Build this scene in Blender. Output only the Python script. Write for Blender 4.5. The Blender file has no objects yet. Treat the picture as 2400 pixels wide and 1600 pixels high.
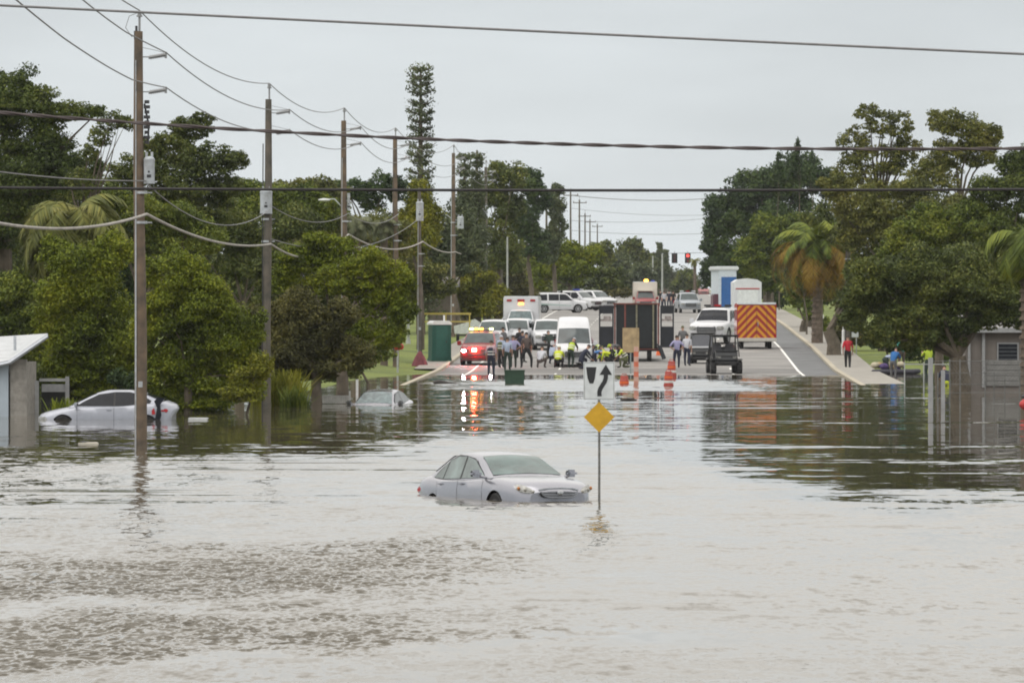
import bpy, bmesh, math, random
import numpy as np
from mathutils import Vector, Matrix

# ---------------------------------------------------------------- camera
S = bpy.context.scene
COL = S.collection
HC = 4.13            # camera height above the flood water
F = 13333.0          # focal length in photo pixels (200 mm on 36 mm, 2400 px wide)
cam = bpy.data.cameras.new("camera")
cam.lens = 200.0; cam.sensor_width = 36.0
cam.clip_start = 0.5; cam.clip_end = 9000.0
cam.shift_x = 0.0; cam.shift_y = -110.0 / 2400.0
camo = bpy.data.objects.new("camera", cam); COL.objects.link(camo)
camo.location = (0, 0, HC); camo.rotation_euler = (math.pi / 2, 0, 0)
S.camera = camo

# ---------------------------------------------------------------- sky
SUN_EL, SUN_AZ = math.radians(58), math.radians(235)
w = bpy.data.worlds.new("World"); S.world = w; w.use_nodes = True
nt = w.node_tree; N = nt.nodes; L = nt.links
for n in list(N): N.remove(n)
out = N.new('ShaderNodeOutputWorld'); bg = N.new('ShaderNodeBackground')
sky = N.new('ShaderNodeTexSky'); sky.sky_type = 'NISHITA'; sky.sun_disc = False
sky.sun_elevation = SUN_EL; sky.sun_rotation = SUN_AZ
tc = N.new('ShaderNodeTexCoord'); sep = N.new('ShaderNodeSeparateXYZ')
L.new(tc.outputs['Generated'], sep.inputs[0])
ramp = N.new('ShaderNodeValToRGB'); cr = ramp.color_ramp
cr.elements[0].position = 0.0; cr.elements[0].color = (6.9, 7.4, 7.65, 1)
cr.elements[1].position = 1.0; cr.elements[1].color = (14.5, 13.9, 13.0, 1)
for p_, c_ in ((0.022, (6.7, 7.15, 7.4, 1)), (0.055, (6.3, 6.7, 6.95, 1)), (0.11, (8.2, 8.35, 8.3, 1)), (0.2, (10.6, 10.4, 9.9, 1)), (0.4, (12.6, 12.2, 11.5, 1))):
    e = cr.elements.new(p_); e.color = c_
L.new(sep.outputs[2], ramp.inputs[0])
mp = N.new('ShaderNodeMapping'); mp.inputs['Scale'].default_value = (5, 5, 26)
L.new(tc.outputs['Generated'], mp.inputs[0])
nz = N.new('ShaderNodeTexNoise'); nz.inputs['Scale'].default_value = 1.6; nz.inputs['Detail'].default_value = 4
L.new(mp.outputs[0], nz.inputs['Vector'])
mr = N.new('ShaderNodeMapRange'); mr.inputs[1].default_value = 0.3; mr.inputs[2].default_value = 0.7
mr.inputs[3].default_value = 0.90; mr.inputs[4].default_value = 1.13
L.new(nz.outputs[0], mr.inputs[0])
mul = N.new('ShaderNodeVectorMath'); mul.operation = 'SCALE'
L.new(ramp.outputs[0], mul.inputs[0]); L.new(mr.outputs[0], mul.inputs['Scale'])
mix = N.new('ShaderNodeMix'); mix.data_type = 'RGBA'; mix.inputs[0].default_value = 0.93
L.new(sky.outputs[0], mix.inputs[6]); L.new(mul.outputs[0], mix.inputs[7])
L.new(mix.outputs[2], bg.inputs[0]); bg.inputs[1].default_value = 0.1
L.new(bg.outputs[0], out.inputs[0])

# ---------------------------------------------------------------- sun (soft, overcast)
sl = bpy.data.lights.new("sun", 'SUN'); sl.energy = 1.3; sl.angle = math.radians(60); sl.color = (1, 0.95, 0.88)
so = bpy.data.objects.new("sun", sl); COL.objects.link(so)
so.rotation_euler = (math.pi / 2 - SUN_EL, 0, math.radians(180) - SUN_AZ)
S.view_settings.view_transform = 'Standard'; S.view_settings.look = 'None'
S.view_settings.exposure = 0.12; S.view_settings.gamma = 1.0
S.cycles.filter_width = 1.9 if hasattr(S, 'cycles') else 1.5
S.cycles.use_denoising = True
S.cycles.max_bounces = 6; S.cycles.transparent_max_bounces = 6
S.cycles.caustics_reflective = False; S.cycles.caustics_refractive = False

# ---------------------------------------------------------------- helpers
def P(px, p):            # photo x at scale p (pixels per metre) -> world X, Y
    return ((px - 1200.0) / p, F / p)
def XZ(px, py, Y):
    p = F / Y
    return ((px - 1200.0) / p, HC + (690.0 - py) / p)
PROF = np.array([[-200, -.9], [60, -.6], [110, -.5], [240, -.25], [296, -.02], [303, .03], [350, .8], [430, 1.7], [530, 2.5], [700, 3.3], [950, 4.1], [1500, 5.0], [6000, 9.0]])
def prof(y): return float(np.interp(y, PROF[:, 0], PROF[:, 1]))
RDX = 0.027
def road_left(y): return -11.9 + RDX * y
def road_right(y): return 8.9 + RDX * y
DIPS = [(-13.2, 191, -.26, 6), (-4.9, 213, -.62, 5)]
def ground(x, y):
    z = prof(y)
    dl = road_left(y) - 1.5 - x
    dr = x - road_right(y) - 3.6
    d = max(dl, dr)
    if d > 0:
        k = min(1, d / 3.0)
        bump = 0.10 * math.sin(x * .31 + y * .05) + 0.06 * math.sin(y * .13 + 1 + x * .11)
        z += k * bump * (1 if y > 180 else .3)
        if dl > 0 and y > 215: z += .34 * k * min(1, (y - 215) / 25.0) * (1 if y < 303 else max(0, 1 - (y - 303) / 50.0))
    for (cx, cy, dz, r) in DIPS:
        q = ((x - cx) ** 2 + (y - cy) ** 2) / (r * r)
        if q < 6: z += dz * math.exp(-q)
    return z

def tag(o, label=None, cat=None, group=None, kind=None):
    if label: o['label'] = label
    if cat: o['category'] = cat
    if group: o['group'] = group
    if kind: o['kind'] = kind
    return o
def empty(name, label, cat, loc=(0, 0, 0), rz=0, group=None):
    o = bpy.data.objects.new(name, None); COL.objects.link(o)
    o.empty_display_size = 0.2
    o.location = loc; o.rotation_euler = (0, 0, rz)
    return tag(o, label, cat, group)
def copy_tree(o, parent=None):
    c = o.copy(); COL.objects.link(c)
    if parent: c.parent = parent
    for ch in o.children: copy_tree(ch, c)
    return c

MATS = {}
def mat(name, col, rough=.6, metal=0.0, var=.12, scale=6.0, bump=0.0, bscale=None, spec=.5, coat=0.0, emit=None, es=0.0, dirt=None, tr=0.0):
    """procedural material: base colour broken up by noise, optional dirt stain colour and bump"""
    if name in MATS: return MATS[name]
    m = bpy.data.materials.new(name); m.use_nodes = True; MATS[name] = m
    t = m.node_tree; b = t.nodes['Principled BSDF']
    tcn = t.nodes.new('ShaderNodeTexCoord')
    nzn = t.nodes.new('ShaderNodeTexNoise'); nzn.inputs['Scale'].default_value = scale; nzn.inputs['Detail'].default_value = 4
    t.links.new(tcn.outputs['Object'], nzn.inputs['Vector'])
    rp = t.nodes.new('ShaderNodeValToRGB')
    rp.color_ramp.elements[0].position = .3; rp.color_ramp.elements[1].position = .7
    c2 = dirt if dirt else tuple(c * (1 - var) for c in col)
    rp.color_ramp.elements[0].color = (*c2, 1); rp.color_ramp.elements[1].color = (*[min(1, c * (1 + var * .6)) for c in col], 1)
    t.links.new(nzn.outputs[0], rp.inputs[0]); t.links.new(rp.outputs[0], b.inputs['Base Color'])
    b.inputs['Roughness'].default_value = rough; b.inputs['Metallic'].default_value = metal
    b.inputs['Specular IOR Level'].default_value = spec; b.inputs['Coat Weight'].default_value = coat
    if emit:
        b.inputs['Emission Color'].default_value = (*emit, 1); b.inputs['Emission Strength'].default_value = es
    if bump:
        n2 = t.nodes.new('ShaderNodeTexNoise'); n2.inputs['Scale'].default_value = bscale or scale * 3; n2.inputs['Detail'].default_value = 3
        t.links.new(tcn.outputs['Object'], n2.inputs['Vector'])
        bp = t.nodes.new('ShaderNodeBump'); bp.inputs['Strength'].default_value = 1; bp.inputs['Distance'].default_value = bump
        t.links.new(n2.outputs[0], bp.inputs['Height']); t.links.new(bp.outputs[0], b.inputs['Normal'])
    return m
def leafmat(name, c1, c2, c3, nscale=.45, tl=.16):  # varied leaf tones, spread wider to paint crown shade and highlights into the colour
    if name in MATS: return MATS[name]
    m = bpy.data.materials.new(name); m.use_nodes = True; MATS[name] = m
    t = m.node_tree; t.nodes.clear()
    o = t.nodes.new('ShaderNodeOutputMaterial')
    tcn = t.nodes.new('ShaderNodeTexCoord'); geo = t.nodes.new('ShaderNodeNewGeometry')
    nzn = t.nodes.new('ShaderNodeTexNoise'); nzn.inputs['Scale'].default_value = nscale; nzn.inputs['Detail'].default_value = 3
    t.links.new(tcn.outputs['Object'], nzn.inputs['Vector'])
    add = t.nodes.new('ShaderNodeMath'); add.operation = 'MULTIPLY_ADD'; add.inputs[1].default_value = .45
    t.links.new(geo.outputs['Random Per Island'], add.inputs[0])
    mm = t.nodes.new('ShaderNodeMath'); mm.operation = 'MULTIPLY_ADD'; mm.inputs[1].default_value = 1.6; mm.inputs[2].default_value = -.5
    t.links.new(nzn.outputs[0], mm.inputs[0]); t.links.new(mm.outputs[0], add.inputs[2])
    rp = t.nodes.new('ShaderNodeValToRGB'); e = rp.color_ramp.elements
    e[0].position = .15; e[0].color = (*c1, 1); e[1].position = .95; e[1].color = (*c3, 1)
    k = e.new(.5); k.color = (*c2, 1)
    t.links.new(add.outputs[0], rp.inputs[0])
    d = t.nodes.new('ShaderNodeBsdfPrincipled'); d.inputs['Roughness'].default_value = .65; d.inputs['Specular IOR Level'].default_value = .25
    tr = t.nodes.new('ShaderNodeBsdfTranslucent'); mx = t.nodes.new('ShaderNodeMixShader'); mx.inputs[0].default_value = tl
    t.links.new(rp.outputs[0], d.inputs['Base Color']); t.links.new(rp.outputs[0], tr.inputs[0])
    t.links.new(d.outputs[0], mx.inputs[1]); t.links.new(tr.outputs[0], mx.inputs[2]); t.links.new(mx.outputs[0], o.inputs[0])
    return m

def rotm(rx=0, ry=0, rz=0):
    return Matrix.Rotation(rz, 3, 'Z') @ Matrix.Rotation(ry, 3, 'Y') @ Matrix.Rotation(rx, 3, 'X')
class MB:
    def __init__(s): s.v = []; s.f = []; s.m = []
    def add(s, vs, fs, mi=0):
        b = len(s.v); s.v += [tuple(v) for v in vs]
        s.f += [tuple(b + i for i in f) for f in fs]; s.m += [mi] * len(fs); return s
    def box(s, c, d, r=None, mi=0, bev=0.0):
        bm = bmesh.new(); bmesh.ops.create_cube(bm, size=1)
        for v in bm.verts: v.co = Vector((v.co.x * d[0], v.co.y * d[1], v.co.z * d[2]))
        if bev: bmesh.ops.bevel(bm, geom=list(bm.edges), offset=min(bev, min(d) * .45), segments=2, affect='EDGES')
        R = rotm(*r) if r else None
        bm.verts.index_update()
        vs = [((R @ v.co) if R else v.co) + Vector(c) for v in bm.verts]
        s.add(vs, [[v.index for v in f.verts] for f in bm.faces], mi); bm.free(); return s
    def tube(s, pts, rad, n=8, mi=0, cap=True, flat=1.0):
        pts = [Vector(p) for p in pts]; k = len(pts)
        if not hasattr(rad, '__len__'): rad = [rad] * k
        vs = []; fs = []; up = Vector((0, 0, 1)); prev = None
        for i in range(k):
            d = (pts[min(i + 1, k - 1)] - pts[max(i - 1, 0)])
            d = d.normalized() if d.length > 1e-9 else Vector((0, 0, 1))
            if prev is None:
                a = up.cross(d)
                if a.length < .05: a = Vector((1, 0, 0)).cross(d)
                a.normalize()
            else:
                a = prev - d * prev.dot(d); a.normalize()
            prev = a; b = d.cross(a)
            for j in range(n):
                t = 2 * math.pi * j / n
                vs.append(pts[i] + (a * math.cos(t) + b * math.sin(t) * flat) * rad[i])
        for i in range(k - 1):
            for j in range(n):
                fs.append((i * n + j, i * n + (j + 1) % n, (i + 1) * n + (j + 1) % n, (i + 1) * n + j))
        if cap: fs += [tuple(range(n - 1, -1, -1)), tuple((k - 1) * n + j for j in range(n))]
        return s.add(vs, fs, mi)
    def cyl(s, c, r, h, axis='z', n=20, mi=0, r2=None):
        a = {'x': Vector((1, 0, 0)), 'y': Vector((0, 1, 0)), 'z': Vector((0, 0, 1))}[axis] * h / 2
        return s.tube([Vector(c) - a, Vector(c) + a], [r, r if r2 is None else r2], n, mi)
    def ell(s, c, r, n=12, m=8, mi=0, rot=None):
        vs = []; fs = []; R = rotm(*rot) if rot else None
        for i in range(m + 1):
            t = math.pi * i / m
            for j in range(n):
                q = 2 * math.pi * j / n
                v = Vector((r[0] * math.sin(t) * math.cos(q), r[1] * math.sin(t) * math.sin(q), r[2] * math.cos(t)))
                if R: v = R @ v
                vs.append(v + Vector(c))
        for i in range(m):
            for j in range(n): fs.append((i * n + j, (i + 1) * n + j, (i + 1) * n + (j + 1) % n, i * n + (j + 1) % n))
        return s.add(vs, fs, mi)
    def prism(s, poly, y0, y1, mi=0, plane='xz'):
        n = len(poly)
        def mk(a, b, y): return {'xz': (a, y, b), 'xy': (a, b, y), 'yz': (y, a, b)}[plane]
        vs = [mk(a, b, y0) for a, b in poly] + [mk(a, b, y1) for a, b in poly]
        fs = [tuple(range(n - 1, -1, -1)), tuple(range(n, 2 * n))] + [(i, (i + 1) % n, n + (i + 1) % n, n + i) for i in range(n)]
        return s.add(vs, fs, mi)
    def grid(s, rows, mi=0, closed=False):
        k = len(rows[0]); vs = [p for r in rows for p in r]; fs = []
        for i in range(len(rows) - 1):
            for j in range(k if closed else k - 1):
                fs.append((i * k + j, i * k + (j + 1) % k, (i + 1) * k + (j + 1) % k, (i + 1) * k + j))
        return s.add(vs, fs, mi)
    def warp(s, fn): s.v = [fn(*v) for v in s.v]; return s
    def mesh(s, name, mats, smooth=False, angle=None):
        me = bpy.data.meshes.new(name); me.from_pydata(s.v, [], s.f)
        for m in (mats if isinstance(mats, (list, tuple)) else [mats]): me.materials.append(m)
        me.polygons.foreach_set('material_index', s.m)
        bm = bmesh.new(); bm.from_mesh(me)
        bmesh.ops.remove_doubles(bm, verts=bm.verts, dist=1e-5)
        bmesh.ops.recalc_face_normals(bm, faces=bm.faces)
        if smooth:
            for f in bm.faces: f.smooth = True
            th = math.radians(angle or 35)
            for e in bm.edges:
                if len(e.link_faces) == 2 and e.calc_face_angle(0) > th: e.smooth = False
        bm.to_mesh(me); bm.free(); me.update(); return me
    def build(s, name, mats, parent=None, smooth=False, angle=None, loc=None):
        o = bpy.data.objects.new(name, s.mesh(name, mats, smooth, angle)); COL.objects.link(o)
        if parent: o.parent = parent
        if loc: o.location = loc
        return o
def quads_obj(name, V, mats, parent=None, mi=None):
    """V: (n,4,3) array of separate quads"""
    n = len(V); me = bpy.data.meshes.new(name)
    me.vertices.add(n * 4); me.loops.add(n * 4); me.polygons.add(n)
    me.vertices.foreach_set('co', np.ascontiguousarray(V, dtype=np.float32).ravel())
    me.loops.foreach_set('vertex_index', np.arange(n * 4, dtype=np.int32))
    me.polygons.foreach_set('loop_start', np.arange(0, n * 4, 4, dtype=np.int32))
    try: me.polygons.foreach_set('loop_total', np.full(n, 4, dtype=np.int32))
    except Exception: pass
    for m in (mats if isinstance(mats, (list, tuple)) else [mats]): me.materials.append(m)
    if mi is not None: me.polygons.foreach_set('material_index', np.ascontiguousarray(mi, dtype=np.int32))
    me.update(calc_edges=True); me.validate()
    o = bpy.data.objects.new(name, me); COL.objects.link(o)
    if parent: o.parent = parent
    return o
def leaf_quads(rng, C, size, D=None, asp=.6, flat=.5):
    """C (n,3) centres; random oriented leaf quads, D: preferred normal direction"""
    n = len(C); a = rng.normal(size=(n, 3))
    nrm = rng.normal(size=(n, 3))
    if D is not None: nrm = nrm * flat + D
    nrm /= np.linalg.norm(nrm, axis=1)[:, None] + 1e-9
    a -= nrm * (a * nrm).sum(1)[:, None]; a /= np.linalg.norm(a, axis=1)[:, None] + 1e-9
    b = np.cross(nrm, a); s = size * rng.uniform(.45, 1.6, n)[:, None]
    a = a * s * .5; b = b * s * .5 * asp
    V = np.stack([C - a, C + b * .9 - a * .1, C + a, C - b * .9 + a * .1], 1)
    return V
# ---------------------------------------------------------------- ground, road, water
def strip(name, xf0, xf1, ys, dz0, thick, m, label=None, nx=2):
    """a ribbon following the ground between two lateral functions, dz0 above the profile"""
    b = MB(); rows = []
    for y in ys:
        xs = [xf0(y) + (xf1(y) - xf0(y)) * i / (nx - 1) for i in range(nx)]
        top = [(x, y, prof(y) + dz0) for x in xs]
        if thick: rows.append([(xs[0], y, prof(y) + dz0 - thick)] + top + [(xs[-1], y, prof(y) + dz0 - thick)])
        else: rows.append(top)
    b.grid(rows)
    return tag(b.build(name, m), kind='structure')
def ground_material():
    m = bpy.data.materials.new('grass_ground'); m.use_nodes = True; t = m.node_tree; b = t.nodes['Principled BSDF']
    tcn = t.nodes.new('ShaderNodeTexCoord')
    n1 = t.nodes.new('ShaderNodeTexNoise'); n1.inputs['Scale'].default_value = .22; n1.inputs['Detail'].default_value = 6
    n2 = t.nodes.new('ShaderNodeTexNoise'); n2.inputs['Scale'].default_value = 5; n2.inputs['Detail'].default_value = 5
    t.links.new(tcn.outputs['Object'], n1.inputs[0]); t.links.new(tcn.outputs['Object'], n2.inputs[0])
    rp = t.nodes.new('ShaderNodeValToRGB'); e = rp.color_ramp.elements
    e[0].position = .35; e[0].color = (.06, .085, .02, 1); e[1].position = .62; e[1].color = (.15, .19, .03, 1)
    k = e.new(.75); k.color = (.10, .095, .05, 1)
    ad = t.nodes.new('ShaderNodeMath'); ad.operation = 'MULTIPLY_ADD'; ad.inputs[1].default_value = .35
    t.links.new(n2.outputs[0], ad.inputs[0]); 
    sb = t.nodes.new('ShaderNodeMath'); sb.operation = 'MULTIPLY'; sb.inputs[1].default_value = .72
    t.links.new(n1.outputs[0], sb.inputs[0]); t.links.new(sb.outputs[0], ad.inputs[2])
    t.links.new(ad.outputs[0], rp.inputs[0]); t.links.new(rp.outputs[0], b.inputs['Base Color']); b.inputs['Roughness'].default_value = .95
    bp = t.nodes.new('ShaderNodeBump'); bp.inputs['Distance'].default_value = .08
    t.links.new(n2.outputs[0], bp.inputs['Height']); t.links.new(bp.outputs[0], b.inputs['Normal'])
    return m
def build_ground():
    ys = [-150, -50, 20] + list(np.arange(60, 300, 6.0)) + list(np.arange(300, 560, 5.0)) + [600, 650, 700, 800, 950, 1200, 1500, 2200, 3200, 4500, 6000]
    xs = [-1500, -600, -300, -150, -90] + list(np.arange(-60, 75, 2.0)) + [90, 150, 300, 600, 1500]
    V = [[(x, y, ground(x, y)) for x in xs] for y in ys]
    b = MB(); b.grid(V)
    o = b.build('ground', ground_material(), smooth=True, angle=60); tag(o, kind='structure')
    ry = [60, 110, 240, 296, 303, 350, 430, 530, 700, 950, 1500]
    asphalt = mat('asphalt', (.235, .228, .218), .8, var=.3, scale=.22, bump=.01, bscale=30, dirt=(.165, .16, .155))
    strip('road', lambda y: road_left(y), lambda y: road_right(y), ry, .035, 0, asphalt, nx=2)
    strip('wet_road', lambda y: road_left(y) + .05, lambda y: road_right(y) - 1.9, [297, 303, 307], .040, 0, mat('wet_asphalt', (.12, .115, .11), .6, var=.3, scale=.6, bump=.004, bscale=14))
    lane = mat('shoulder_asphalt', (.13, .135, .14), .8, var=.25, scale=.7, bump=.01, bscale=30)
    strip('road_shoulder', lambda y: road_right(y) - 1.85, lambda y: road_right(y), ry, .041, 0, lane)
    paint = mat('road_paint', (.75, .75, .72), .7, var=.2, scale=3)
    yel = mat('yellow_paint', (.6, .42, .05), .7, var=.2, scale=3)
    def mark(name, off, wd, m=paint, y0=240, y1=1500):
        yy = [y for y in ry if y0 <= y <= y1]
        return strip(name, lambda y: road_right(y) - off - wd / 2, lambda y: road_right(y) - off + wd / 2, yy, .047, 0, m)
    mark('road_marking', 1.85, .14); mark('road_marking', 19.2, .14)
    for off in (5.4, 14.6):
        b = MB()
        y = 245
        while y < 900:
            x0 = road_right(y) - off; 
            q = [(road_right(yy) - off + s, yy, prof(yy) + .05) for yy, s in ((y, -.06), (y, .06), (y + 3, .06), (y + 3, -.06))]
            b.add(q, [(0, 1, 2, 3)]); y += 12
        tag(b.build('road_marking', paint), kind='structure')
    conc = mat('concrete', (.29, .275, .245), .85, var=.18, scale=1.2, bump=.008, bscale=20)
    kerb = mat('kerb_concrete', (.40, .36, .28), .85, var=.22, scale=2.0, bump=.008, bscale=20)
    strip('kerb', lambda y: road_right(y), lambda y: road_right(y) + .25, ry, .17, .25, kerb)
    strip('kerb', lambda y: road_left(y) - .25, lambda y: road_left(y), ry, .17, .25, kerb)
    strip('pavement', lambda y: road_right(y) + .25, lambda y: road_right(y) + 2.2, ry, .155, .25, conc)
    strip('pavement', lambda y: road_left(y) - 1.5, lambda y: road_left(y) - .25, ry[4:], .155, .25, conc)
    # joints in the pavement
    jm = mat('joint', (.12, .115, .1), .9)
    b = MB(); y = 306
    while y < 520:
        for (xa, xb) in ((road_right(y) + .3, road_right(y) + 2.15), (road_left(y) - 1.45, road_left(y) - .3)):
            z = prof(y) + .162
            b.add([(xa, y, z), (xb, y, z), (xb, y + .12, prof(y + .12) + .162), (xa, y + .12, prof(y + .12) + .162)], [(0, 1, 2, 3)])
        y += 2.0
    tag(b.build('pavement_joint', jm), kind='structure')

def water_material():
    m = bpy.data.materials.new('flood_water'); m.use_nodes = True; t = m.node_tree; b = t.nodes['Principled BSDF']
    nd = t.nodes; lk = t.links
    def M(op, a=None, bb=None, c=None, clamp=False):
        n = nd.new('ShaderNodeMath'); n.operation = op; n.use_clamp = clamp
        for i, v in enumerate((a, bb, c)):
            if v is None: continue
            if isinstance(v, (int, float)): n.inputs[i].default_value = v
            else: lk.new(v, n.inputs[i])
        return n.outputs[0]
    def MR(v, a, b_, c, d, smooth=True):
        n = nd.new('ShaderNodeMapRange'); n.interpolation_type = 'SMOOTHSTEP' if smooth else 'LINEAR'
        if isinstance(v, (int, float)): n.inputs[0].default_value = v
        else: lk.new(v, n.inputs[0])
        for i, x in zip((1, 2, 3, 4), (a, b_, c, d)):
            if isinstance(x, (int, float)): n.inputs[i].default_value = x
            else: lk.new(x, n.inputs[i])
        return n.outputs[0]
    geo = nd.new('ShaderNodeNewGeometry'); sp = nd.new('ShaderNodeSeparateXYZ'); lk.new(geo.outputs['Position'], sp.inputs[0])
    X, Y = sp.outputs[0], sp.outputs[1]
    def noise(sx, sy, det=3, rough=.5, off=0):
        mpn = nd.new('ShaderNodeMapping'); mpn.inputs['Scale'].default_value = (sx, sy, 1); mpn.inputs['Location'].default_value = (off, off * .7, 0)
        lk.new(geo.outputs['Position'], mpn.inputs[0])
        n = nd.new('ShaderNodeTexNoise'); n.inputs['Scale'].default_value = 1; n.inputs['Detail'].default_value = det; n.inputs['Roughness'].default_value = rough
        lk.new(mpn.outputs[0], n.inputs['Vector']); return n.outputs[0]
    # ---- where the wind and current roughen the surface (all in world metres)
    wob = M('SUBTRACT', noise(.16, .09, 5, .68), .5)
    wob2 = M('SUBTRACT', noise(.22, .10, 4, .65, 7), .5)
    fine = M('SUBTRACT', noise(.25, .5, 4, .7, 31), .5)
    Yw = M('ADD', Y, M('MULTIPLY', wob, 60))
    left_b = MR(X, -6.0, -1.0, 150, 162)
    right_b = MR(X, 1.5, 7.5, 0, -48)
    yb = M('ADD', left_b, right_b)
    rough_near = MR(M('SUBTRACT', M('ADD', Yw, M('MULTIPLY', fine, 55)), yb), -9, 13, 1, 0)
    band = M('MULTIPLY', MR(Y, 236, 250, 0, 1), MR(Y, 268, 284, 1, 0))
    band = M('MULTIPLY', band, M('MULTIPLY', MR(X, -5.5, -3.5, 0, 1), MR(X, 9, 14, 1, .15)))
    band2 = MR(noise(.05, .14, 3, .55, 21), .56, .66, 0, 1)
    band2 = M('MULTIPLY', band2, MR(X, -7, -4, .12, .62))
    streak = MR(noise(.035, .42, 3, .6, 3), .60, .68, 0, .7)
    streak = M('MULTIPLY', streak, MR(X, -6.5, -4.5, .1, 1))
    r = M('MAXIMUM', rough_near, M('MAXIMUM', M('MULTIPLY', band, .8), M('MAXIMUM', band2, streak)))
    mid = M('MULTIPLY', M('MULTIPLY', MR(X, -5.5, -3.5, 0, 1), MR(X, 3.5, 7, 1, 0)), .16)
    r = M('MAXIMUM', r, mid)
    r = M('MULTIPLY', r, M('ADD', .80, M('MULTIPLY', wob2, 1.6)), clamp=True)
    slick = MR(noise(.07, .75, 4, .65, 17), .57, .66, 0, .85)
    slick = M('MULTIPLY', slick, M('MULTIPLY', MR(Y, 96, 112, 0, 1), MR(X, -2, 6, 1, .45)))
    r = M('MULTIPLY', r, M('SUBTRACT', 1, slick))
    # ---- choppy current, lower left of the view
    Yc = M('ADD', M('ADD', Y, M('MULTIPLY', wob2, 20)), M('MULTIPLY', M('SUBTRACT', noise(.45, .22, 4, .6, 41), .5), 16))
    Yc = M('ADD', Yc, M('MULTIPLY', X, -.9))
    ch1 = M('MULTIPLY', MR(Yc, 79, 86, 0, 1), MR(Yc, 90, 101, 1, 0))
    ch2 = M('MULTIPLY', MR(Yc, 66, 70, 0, 1), MR(Yc, 74, 80, 1, 0))
    ch = M('MULTIPLY', M('MAXIMUM', ch1, M('MULTIPLY', ch2, .95)), MR(M('ADD', X, M('MULTIPLY', wob2, 7)), -3.2, 1.4, 1, 0))
    ch = M('MULTIPLY', ch, MR(noise(.5, .35, 3, .6, 11), .32, .50, .2, 1))
    ch = M('MAXIMUM', ch, M('MULTIPLY', M('MULTIPLY', MR(X, -4, 4, .10, .045), MR(Y, 100, 125, 1, 0)), MR(noise(.3, .12, 3, .6, 13), .42, .62, 0, 1)))
    # ---- wave slopes: noise vectors tilt the surface normal directly
    def vnoise(sx, sy, det, off):
        mpn = nd.new('ShaderNodeMapping'); mpn.inputs['Scale'].default_value = (sx, sy, 1); mpn.inputs['Location'].default_value = (off, off * .7, 0)
        lk.new(geo.outputs['Position'], mpn.inputs[0])
        n = nd.new('ShaderNodeTexNoise'); n.inputs['Scale'].default_value = 1; n.inputs['Detail'].default_value = det; n.inputs['Roughness'].default_value = .55
        lk.new(mpn.outputs[0], n.inputs['Vector'])
        v = nd.new('ShaderNodeVectorMath'); v.operation = 'SUBTRACT'; v.inputs[1].default_value = (.5, .5, .5); lk.new(n.outputs['Color'], v.inputs[0])
        return v.outputs[0]
    def VS(v, k):
        n = nd.new('ShaderNodeVectorMath'); n.operation = 'SCALE'; lk.new(v, n.inputs[0])
        if isinstance(k, (int, float)): n.inputs['Scale'].default_value = k
        else: lk.new(k, n.inputs['Scale'])
        return n.outputs[0]
    def VA(a_, b_):
        n = nd.new('ShaderNodeVectorMath'); n.operation = 'ADD'; lk.new(a_, n.inputs[0]); lk.new(b_, n.inputs[1]); return n.outputs[0]
    amp_a = M('ADD', .030, M('MULTIPLY', r, .34))
    amp_b = M('ADD', .036, M('MULTIPLY', r, .42))
    amp_c = M('ADD', M('MULTIPLY', r, .22), M('MULTIPLY', ch, 7.5))
    sl_ = VA(VS(vnoise(.25, .42, 3, 0), amp_a), VA(VS(vnoise(1.5, .95, 3, 5), amp_b), VS(vnoise(6.0, 1.5, 2, 9), amp_c)))
    # at grazing sight the near faces of the wavelets hide the far faces, so rough water shows mostly faces leaning to the open side
    ss = nd.new('ShaderNodeSeparateXYZ'); lk.new(sl_, ss.inputs[0])
    sy = M('SUBTRACT', M('MULTIPLY', ss.outputs[1], M('SUBTRACT', 1, r)), M('MULTIPLY', M('ADD', M('ABSOLUTE', ss.outputs[1]), .045), r))
    vm = nd.new('ShaderNodeCombineXYZ'); lk.new(M('MULTIPLY', ss.outputs[0], .6), vm.inputs[0]); lk.new(sy, vm.inputs[1]); vm.inputs[2].default_value = 1
    nm = nd.new('ShaderNodeVectorMath'); nm.operation = 'NORMALIZE'; lk.new(vm.outputs[0], nm.inputs[0]); lk.new(nm.outputs[0], b.inputs['Normal'])
    cm = nd.new('ShaderNodeValToRGB'); cm.color_ramp.elements[0].color = (.070, .062, .045, 1); cm.color_ramp.elements[1].color = (.105, .092, .068, 1)
    lk.new(noise(.06, .06, 3, .5, 2), cm.inputs[0]); lk.new(cm.outputs[0], b.inputs['Base Color'])
    b.inputs['Roughness'].default_value = .03; b.inputs['IOR'].default_value = 1.55
    return m
def build_water():
    b = MB()
    ys = list(np.linspace(-120, 303 + 22, 30)); xs = list(np.linspace(-400, 400, 30))
    b.grid([[(x, y, 0.0) for x in xs] for y in ys])
    o = b.build('water', water_material()); tag(o, kind='structure')
build_ground(); build_water()
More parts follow.
